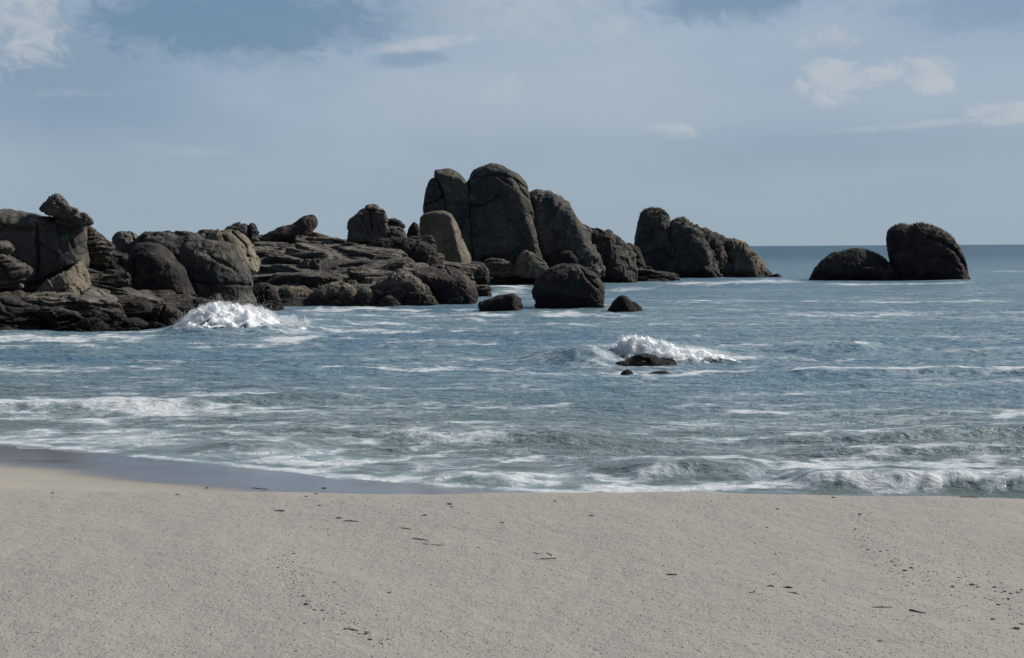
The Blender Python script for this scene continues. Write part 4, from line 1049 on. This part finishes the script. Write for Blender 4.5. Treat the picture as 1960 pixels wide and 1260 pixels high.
def splash(name, label, blobs, D, seed, ndrop, spread, crest, crest_off, width, front, tear, spike=1.0, lr0=0, lr1=5000, lrw=40, cells=150):
    """blobs: (px, py, radius m, depth offset m); union of noisy puffs of white water"""
    bl = np.array(blobs, float)
    r = ray(bl[:, 0], bl[:, 1]); C = np.array([0, 0, CAM_H]) + r * ((D + bl[:, 3]) / r[:, 1])[:, None]
    org = np.array([C[:, 0].mean(), C[:, 1].mean(), 0.0]); C = C - org; R = bl[:, 2] * .80
    mn = (C - R[:, None]).min(0) - .4; mx = (C + R[:, None]).max(0) + .6
    mn[2] = max(mn[2], -.5)
    h = (mx - mn).max() / cells
    g = [np.arange(mn[i], mx[i], h) for i in range(3)]
    Q = np.stack(np.meshgrid(*g, indexing='ij'), -1)
    G = np.full(Q.shape[:3], 1e9)
    for c, rr in zip(C, R):
        d_ = np.sqrt(((Q - c) ** 2 * np.array([1, .8, 1])).sum(-1)) - rr
        kk = 1.3 * rr
        hh = np.clip(.5 + .5 * (d_ - G) / kk, 0, 1)
        G = d_ * (1 - hh) + G * hh - kk * hh * (1 - hh)
    G0 = G.copy(); Rm = R.mean()
    flat = Q.reshape(-1, 3); near = np.abs(G.ravel()) < 1.6 * Rm + .3
    nz = np.zeros(len(flat))
    # torn sheets thrown up and to the right
    q = flat[near] + .5 * Rm * np.stack([fbm(flat[near] * (.9 / Rm) + 3, 3, seed + 20), fbm(flat[near] * (.9 / Rm) + 8, 3, seed + 21), fbm(flat[near] * (.9 / Rm), 3, seed + 22)], -1)
    q[:, 0] -= .5 * q[:, 2]
    nz[near] = (.75 * ridged(q * np.array([1.1, .8, .55]) / Rm + seed, 5, seed, .68) + .6 * fbm(q * np.array([2.6, 1.5, 1.6]) / Rm, 5, seed + 3, .72) - .42) * Rm
    root = link(name, None, None, tuple(org), label=label, cat='wave')
    # torn ridge of white water along the crest
    Lc = np.array(crest, float); nu, nv_ = 760, 150
    U = np.linspace(Lc[0, 0], Lc[-1, 0], nu); yc = np.interp(U, Lc[:, 0], Lc[:, 1])
    yc = np.convolve(np.pad(yc, 12, mode='edge'), np.ones(25) / 25, mode='valid')
    Dc = D + crest_off
    zc = CAM_H - (yc - horizon(U)) * Dc / F
    zc = zc * np.clip((U - U[0]) / 25, 0, 1) ** .6 * np.clip((U[-1] - U) / 25, 0, 1) ** .6
    vv_ = np.linspace(-1, 1, nv_)
    UU_, VV_ = np.meshgrid(U, vv_)
    Xs = (UU_ - 980) / F * Dc; Ys = Dc + VV_ * width * np.where(VV_ < 0, front, 1.0)
    P = np.stack([Xs.ravel(), Ys.ravel(), np.zeros(Xs.size)], -1)
    pr = np.clip(1 - np.abs(VV_), 0, 1); pr = np.where(VV_ < 0, pr ** 1.15, pr ** .9).ravel()
    ZZ_ = np.tile(zc, nv_) * pr
    fq = 1.0 / tear
    n1_ = ridged(P * np.array([.7, .9, 1]) * fq + seed, 4, seed, .5); n2_ = fbm(P * np.array([1.5, 1.5, 1]) * fq, 4, seed + 2, .52)
    Zs = ZZ_ * (1 + spike * (.20 * n1_ + .34 * n2_)) + .05 * tear * n2_ - .10 * (1 - pr)
    Ysd = P[:, 1] + .22 * tear * fbm(np.stack([P[:, 0], P[:, 1], Zs * 2], -1) * 2 * fq, 4, seed + 6) - .25 * Zs * pr
    Xsd = P[:, 0] + .22 * tear * fbm(np.stack([P[:, 0], P[:, 1], Zs * 2], -1) * 2.2 * fq + 9, 4, seed + 7)
    V = np.stack([Xsd, Ysd, Zs], -1) - org
    me = make_mesh('white_water', V, grid_faces(nv_, nu))
    lr = np.tile(np.clip((U - lr0) / lrw, 0, 1) * np.clip((lr1 - U) / lrw / 1.5, 0, 1), nv_)
    soft_ = fbm(P * np.array([.8, 1.2, 1]) * fq, 4, seed + 14, .6)
    fo_ = 1.9 * pr - .30 + .9 * soft_ + .5 * n2_ - .9 * (1 - lr)
    at_ = me.attributes.new('foam', 'FLOAT', 'POINT'); at_.data.foreach_set('value', np.clip(fo_, 0, 1).astype(np.float32))
    link('white_water', me, M_SURF, parent=root)
    top = np.where((pr > .45) & (Zs > .12))[0]
    nz2 = np.zeros(len(flat)); nz2[near] = (.9 * fbm(q * np.array([.9, .8, .6]) / Rm + 5, 4, seed + 30, .6) + .38) * Rm
    G2 = (G0 - nz2.reshape(G.shape))[::2, ::2, ::2]
    V2, F2 = surface_nets(G2.astype(np.float32), mn, h * 2)
    link('mist', make_mesh('mist', V2, F2), M_MIST, parent=root, kind='stuff')
    rg = np.random.default_rng(seed)
    i = top[rg.integers(0, len(top), ndrop)]
    n = np.stack([rg.normal(0, 1, ndrop), rg.normal(0, 1, ndrop), np.abs(rg.normal(0, 1, ndrop))], -1) * .6
    off = np.abs(rg.normal(0, spread, ndrop))[:, None] * (n * .6 + np.array([.1, 0, .7]) + rg.normal(0, .4, (ndrop, 3)))
    cc = V[i] + off * (V[i][:, 2:3] > .05)
    rad = rg.uniform(.002, .010, ndrop) * (D / 65)
    keep = cc[:, 2] > 0
    droplets('spray', cc[keep], rad[keep], root, M_WHITE)
    return root


splash('breaking_wave', 'white burst of surf breaking against the left rocks',
       [(352, 626, .30, 0), (368, 616, .36, .2), (385, 608, .44, .4), (402, 605, .42, .6), (418, 600, .50, .9), (436, 604, .45, .8), (455, 604, .50, .8),
        (475, 608, .46, .9), (495, 606, .42, 1.2), (515, 610, .36, 1.4), (400, 628, .45, -.5), (425, 634, .42, -.8), (448, 634, .38, -.8), (470, 626, .42, -.3),
        (495, 624, .36, 0), (518, 622, .30, .3), (540, 616, .24, .8), (560, 614, .20, 1.0), (585, 612, .16, 1.2), (425, 592, .28, 1.0), (388, 598, .25, .8), (480, 596, .24, 1.3), (340, 634, .18, 0)], 66.5, 5, 22000, .20,
       [(318, 642), (340, 630), (358, 618), (375, 605), (392, 600), (405, 596), (418, 588), (432, 594), (450, 594), (470, 600), (488, 598), (505, 606), (528, 614), (550, 620), (580, 627), (620, 635)], .4, 1.9, 2.2, .9, 1.7, 320, 590, 30)
splash('breaking_wave', 'white crest of swell curling over the wet black rock',
       [(1150, 676, .07, .5), (1163, 671, .10, .5), (1176, 666, .13, .5), (1188, 660, .17, .5), (1199, 656, .20, .5), (1211, 653, .21, .5), (1224, 654, .21, .5), (1237, 656, .20, .5), (1250, 658, .19, .5), (1263, 660, .17, .5),
        (1276, 663, .16, .5), (1289, 666, .14, .5), (1302, 668, .12, .5), (1316, 669, .10, .5), (1330, 668, .11, .5), (1344, 669, .09, .5), (1358, 671, .07, .6), (1372, 671, .05, .6), (1195, 668, .14, .2), (1212, 668, .17, .2), (1230, 668, .16, .2), (1250, 671, .13, .2), (1272, 675, .11, .2), (1296, 680, .09, .1), (1310, 679, .07, .1), (1196, 680, .10, 0), (1180, 676, .09, .1)], 47.6, 8, 16000, .08,
       [(1100, 690), (1140, 682), (1165, 673), (1180, 663), (1192, 655), (1205, 650), (1222, 650), (1240, 653), (1258, 657), (1275, 662), (1290, 667), (1305, 672), (1325, 673), (1345, 674), (1365, 679), (1400, 688), (1430, 694)], .55, 1.5, .8, .42, 1.1, 1160, 1375, 30)

# ------------------------------------------------------------------ beach litter
def scrap_mat(name, c, r=.7):
    m = bpy.data.materials.new(name); m.use_nodes = True
    k = N(m.node_tree)
    pos = k.n('ShaderNodeNewGeometry').outputs['Position']
    n_ = k.noise(pos, 60, 4, .6)
    col = k.mix(n_, rgb(*[x * .5 for x in c]), rgb(*[x * 1.4 for x in c]))
    p = k.n('ShaderNodeBsdfPrincipled', {'Base Color': col, 'Roughness': r})
    k.n('ShaderNodeOutputMaterial', {0: p.outputs[0]})
    return m


M_WEED = scrap_mat("dry_seaweed", (.022, .018, .014))
M_TWIG = scrap_mat("driftwood", (.075, .065, .050))
M_SHELL = scrap_mat("shell", (.42, .39, .34))
M_STRAW = scrap_mat("pale_straw", (.26, .22, .13))


def twig_mesh(name, L, w_, seed, bend=.15):
    rg = random.Random(seed); n = 14; ring = 6
    V = []; Fc = []
    ph = rg.uniform(0, 6)
    for i in range(n):
        t = i / (n - 1); x = (t - .5) * L
        y = bend * L * math.sin(t * 3.1 + ph) * .6 + rg.uniform(-1, 1) * w_ * .25
        rr = w_ * (.35 + .65 * math.sin(math.pi * min(1, max(.04, t))) ** .5) * rg.uniform(.75, 1.2)
        for j in range(ring):
            a = j / ring * 2 * math.pi
            V.append((x, y + math.cos(a) * rr, w_ * .35 + math.sin(a) * rr * .55 + .3 * w_ * math.sin(t * 5 + ph)))
    for i in range(n - 1):
        for j in range(ring):
            a = i * ring + j; b = i * ring + (j + 1) % ring
            Fc.append((a, b, b + ring, a + ring))
    me = make_mesh(name, V, Fc)
    bm = bmesh.new(); bm.from_mesh(me); bm.verts.ensure_lookup_table()
    bm.faces.new([bm.verts[j] for j in range(ring)][::-1]); bm.faces.new([bm.verts[(n - 1) * ring + j] for j in range(ring)])
    bm.to_mesh(me); bm.free()
    return me


def crumb_mesh(name, r, seed, flat=.5):
    bm = bmesh.new(); bmesh.ops.create_icosphere(bm, subdivisions=3, radius=r)
    P = np.array([v.co[:] for v in bm.verts])
    dsp = fbm(P / r * 1.3 + seed * 2.1, 3, seed)
    for v, q in zip(bm.verts, dsp):
        v.co *= 1 + .75 * q
        v.co.z *= flat; v.co.z += r * flat * .3
    for f in bm.faces: f.smooth = True
    me = bpy.data.meshes.new(name); bm.to_mesh(me); bm.free()
    return me


STICKS = [  # px, py, length px, tilt in the picture (deg), thickness px, label
    (805, 1034, 34, -4, 2.2, 'dark brown stick lying alone left of the sand centre'),
    (838, 1044, 24, -6, 1.6, 'thin twig lying just right of the dark brown stick'),
    (815, 1043, 14, -3, 1.8, 'short grey twig in front of the dark brown stick'),
    (672, 999, 30, -3, 2.2, 'flat dark weed strip near the beach crest'),
    (648, 993, 12, -2, 2.4, 'stubby weed piece touching the flat dark strip at the crest'),
    (535, 979, 20, -5, 2.4, 'dark weed sliver high on the left sand'),
    (1051, 1070, 33, -1, 1.6, 'longest of three thin twigs in a triangle'),
    (1027, 1060, 14, -2, 1.6, 'short upper left one of three thin twigs in a triangle'),
    (1051, 1062, 13, -16, 1.4, 'slanting upper right one of three thin twigs in a triangle'),
    (1286, 1101, 20, 3, 3.0, 'lone curled weed leaf right of the sand centre'),
    (1475, 1123, 12, -4, 2.4, 'small dark weed scrap, left of two close together'),
    (1508, 1126, 16, -8, 3.0, 'small dark weed scrap, right of two close together'),
    (1440, 1134, 13, 18, 2.2, 'tiny twig pointing up to the right below the weed scraps'),
    (1520, 1137, 18, -14, 1.6, 'faint thin twig under the right weed scrap'),
    (1756, 1173, 28, -10, 4.2, 'thick dark stick low on the right sand'),
    (1688, 1164, 40, -3, 1.6, 'long thin twig with a dark knob left of the thick dark stick'),
    (1855, 953, 30, -6, 2.0, 'thin twig on the beach crest at the far right'),
    (497, 936, 36, -2, 1.8, 'thin weed strand along the beach crest, left of centre'),
    (672, 1206, 26, -18, 2.6, 'dark weed stalk at the lower end of the drift trail'),
    (776, 1013, 22, -10, 2.0, 'pale straw stalk behind the dark brown stick'),
]
for i, (px, py, ln, tilt, th, lab) in enumerate(STICKS):
    x, y, z_ = sand_point(px, py)
    dpt = y; sx = dpt / F
    # a tilt seen in the picture is a much larger turn on the ground
    ang = math.atan2(math.tan(math.radians(tilt)) * dpt / max(CAM_H - z_, .5), 1.0)
    L = ln * sx / max(math.cos(ang), .45)
    me = twig_mesh('twig', L, max(th, 1.7) * sx * .8, 100 + i)
    link('weed_strip' if 'weed' in lab else 'twig', me, M_STRAW if 'straw' in lab else (M_WEED if ('weed' in lab or 'dark' in lab) else M_TWIG),
         (x, y, z_ + .002), ang, label=lab, cat='seaweed' if 'weed' in lab else 'twig', group='weed strips and twigs dropped on the sand')

CR = {
    'left': ([(532, 1087, 2.2), (562, 1060, 2), (596, 1071, 1.8), (563, 1126, 1.6), (580, 1142, 2.8), (586, 1158, 3.8), (602, 1168, 2.0), (617, 1170, 3.2), (620, 1186, 2.6), (583, 1194, 2),
              (609, 1195, 1.6), (566, 1130, 1.4), (550, 1126, 1.4), (687, 1215, 2.6), (701, 1214, 2.6), (708, 1225, 3), (730, 1233, 2.2), (700, 1210, 2), (560, 1100, 1.3), (546, 1105, 1.2), (660, 1205, 2.2)],
             'dark weed crumb in the drift trail left of centre'),
    'right': ([(1646, 985, 2.4), (1661, 1053, 2), (1676, 1083, 2.4), (1708, 1076, 2), (1713, 1083, 2), (1732, 1093, 3), (1745, 1088, 3), (1777, 1095, 2), (1824, 1124, 3.2), (1861, 1120, 3.2), (1871, 1124, 2.4),
               (1904, 1125, 3), (1905, 1133, 2.4), (1923, 1133, 2.6), (1930, 1147, 3), (1897, 1150, 2.6), (1911, 1158, 2.4), (1935, 1137, 2.6), (1948, 1135, 2.6), (1900, 1186, 3.4), (1945, 1204, 4), (1828, 1191, 2.2),
               (1652, 1027, 1.6), (1655, 1036, 1.6), (1685, 1056, 1.8), (1714, 1070, 1.6), (1720, 1073, 1.6), (1698, 1054, 1.6), (1848, 1104, 1.8), (1835, 1106, 1.8), (1683, 1228, 2.6), (1652, 1235, 2.2), (1955, 1195, 2.4), (1776, 1104, 1.6), (1955, 1130, 2.4)],
              'dark weed crumb in the drift line on the right sand'),
    'top': ([(861, 966, 3.4), (865, 971, 2), (813, 987, 2.8), (620, 935, 2.4), (586, 951, 2.4), (605, 946, 2.2), (612, 968, 2), (396, 935, 2.6), (340, 947, 2.2), (1595, 953, 2.4), (1488, 975, 1.8), (1468, 1010, 1.6), (1490, 996, 1.4),
             (1132, 988, 2.4), (1062, 960, 2), (961, 1001, 1.8), (628, 1014, 2), (629, 1025, 1.8), (915, 1048, 1.6), (822, 968, 1.4), (100, 944, 2), (640, 1115, 2.2), (745, 1135, 2.6), (945, 1145, 2.0), (1030, 1165, 1.8), (1060, 1235, 2.2), (1485, 1061, 1.6), (1480, 1100, 1.6), (138, 1142, 2.6)],
            'lone dark speck of weed scattered on the open sand'),
}
protos = [crumb_mesh('weed_crumb', 1.0, 200 + i, .55) for i in range(5)]
for me in protos: me.materials.append(M_WEED)
j = 0
for key, (pts, lab) in CR.items():
    for (px, py, rp) in pts:
        x, y, z_ = sand_point(px, py)
        o = bpy.data.objects.new('weed_crumb', protos[j % 5]); COL.objects.link(o); j += 1
        r_ = rp * y / F * 1.3
        o.location = (x, y, z_); o.scale = (r_ * random.uniform(1, 1.7), r_ * random.uniform(.8, 1.3), r_ * .8); o.rotation_euler = (0, 0, random.uniform(0, 3))
        o['label'] = lab; o['category'] = 'seaweed'
        o['group'] = {'left': 'weed crumbs in the left drift trail', 'right': 'weed crumbs in the right drift line', 'top': 'weed specks scattered on the open sand'}[key]

# grit: too many to count
rg = np.random.default_rng(3)


def grit(name, n, mat, rmin, rmax, trail):
    px = rg.uniform(-60, 2020, n); py = 940 + 330 * rg.uniform(0, 1, n) ** 1.1
    if trail:
        t = rg.uniform(0, 1, n); which = rg.uniform(0, 1, n) < .62
        px = np.where(which, np.interp(t, [0, .3, 1], [1640, 1720, 2000]) + rg.normal(0, 26, n), np.interp(t, [0, .5, 1], [545, 575, 740]) + rg.normal(0, 20, n))
        py = np.where(which, np.interp(t, [0, .3, 1], [1000, 1085, 1165]) + rg.normal(0, 24, n), np.interp(t, [0, .5, 1], [1050, 1140, 1240]) + rg.normal(0, 14, n))
    r = ray(px, py)
    tt = np.full(n, 8.0)
    for _ in range(14):
        q = r * (tt / r[:, 1])[:, None]
        zz = sand_z(q[:, 0], q[:, 1])
        tt = tt * .4 + .6 * (zz - CAM_H) / (r[:, 2] / r[:, 1])
        tt = np.clip(tt, 3, 11)
    q = r * (tt / r[:, 1])[:, None]
    c = np.stack([q[:, 0], q[:, 1], sand_z(q[:, 0], q[:, 1]) + .001], -1)
    bm = bmesh.new(); bmesh.ops.create_icosphere(bm, subdivisions=1, radius=1.0)
    bv = np.array([v.co[:] for v in bm.verts]); bf = np.array([[v.index for v in f.verts] for f in bm.faces]); bm.free()
    sc = rg.uniform(rmin, rmax, (n, 1, 1)) * np.stack([rg.uniform(.7, 1.5, n), rg.uniform(.7, 1.3, n), rg.uniform(.3, .7, n)], -1)[:, None, :]
    V = (bv[None] * sc + c[:, None]).reshape(-1, 3)
    Fc = (bf[None] + (np.arange(n) * len(bv))[:, None, None]).reshape(-1, 3)
    link(name, make_mesh(name, V, Fc, False), mat, label=None, kind='stuff')


grit('shell_grit', 5000, M_SHELL, .0015, .0042, False)
grit('dark_grit', 1700, M_TWIG, .0015, .0040, False)
grit('weed_grit', 520, M_TWIG, .0015, .0048, True)
print('objects', len(bpy.data.objects), 'verts', sum(len(m.vertices) for m in bpy.data.meshes))
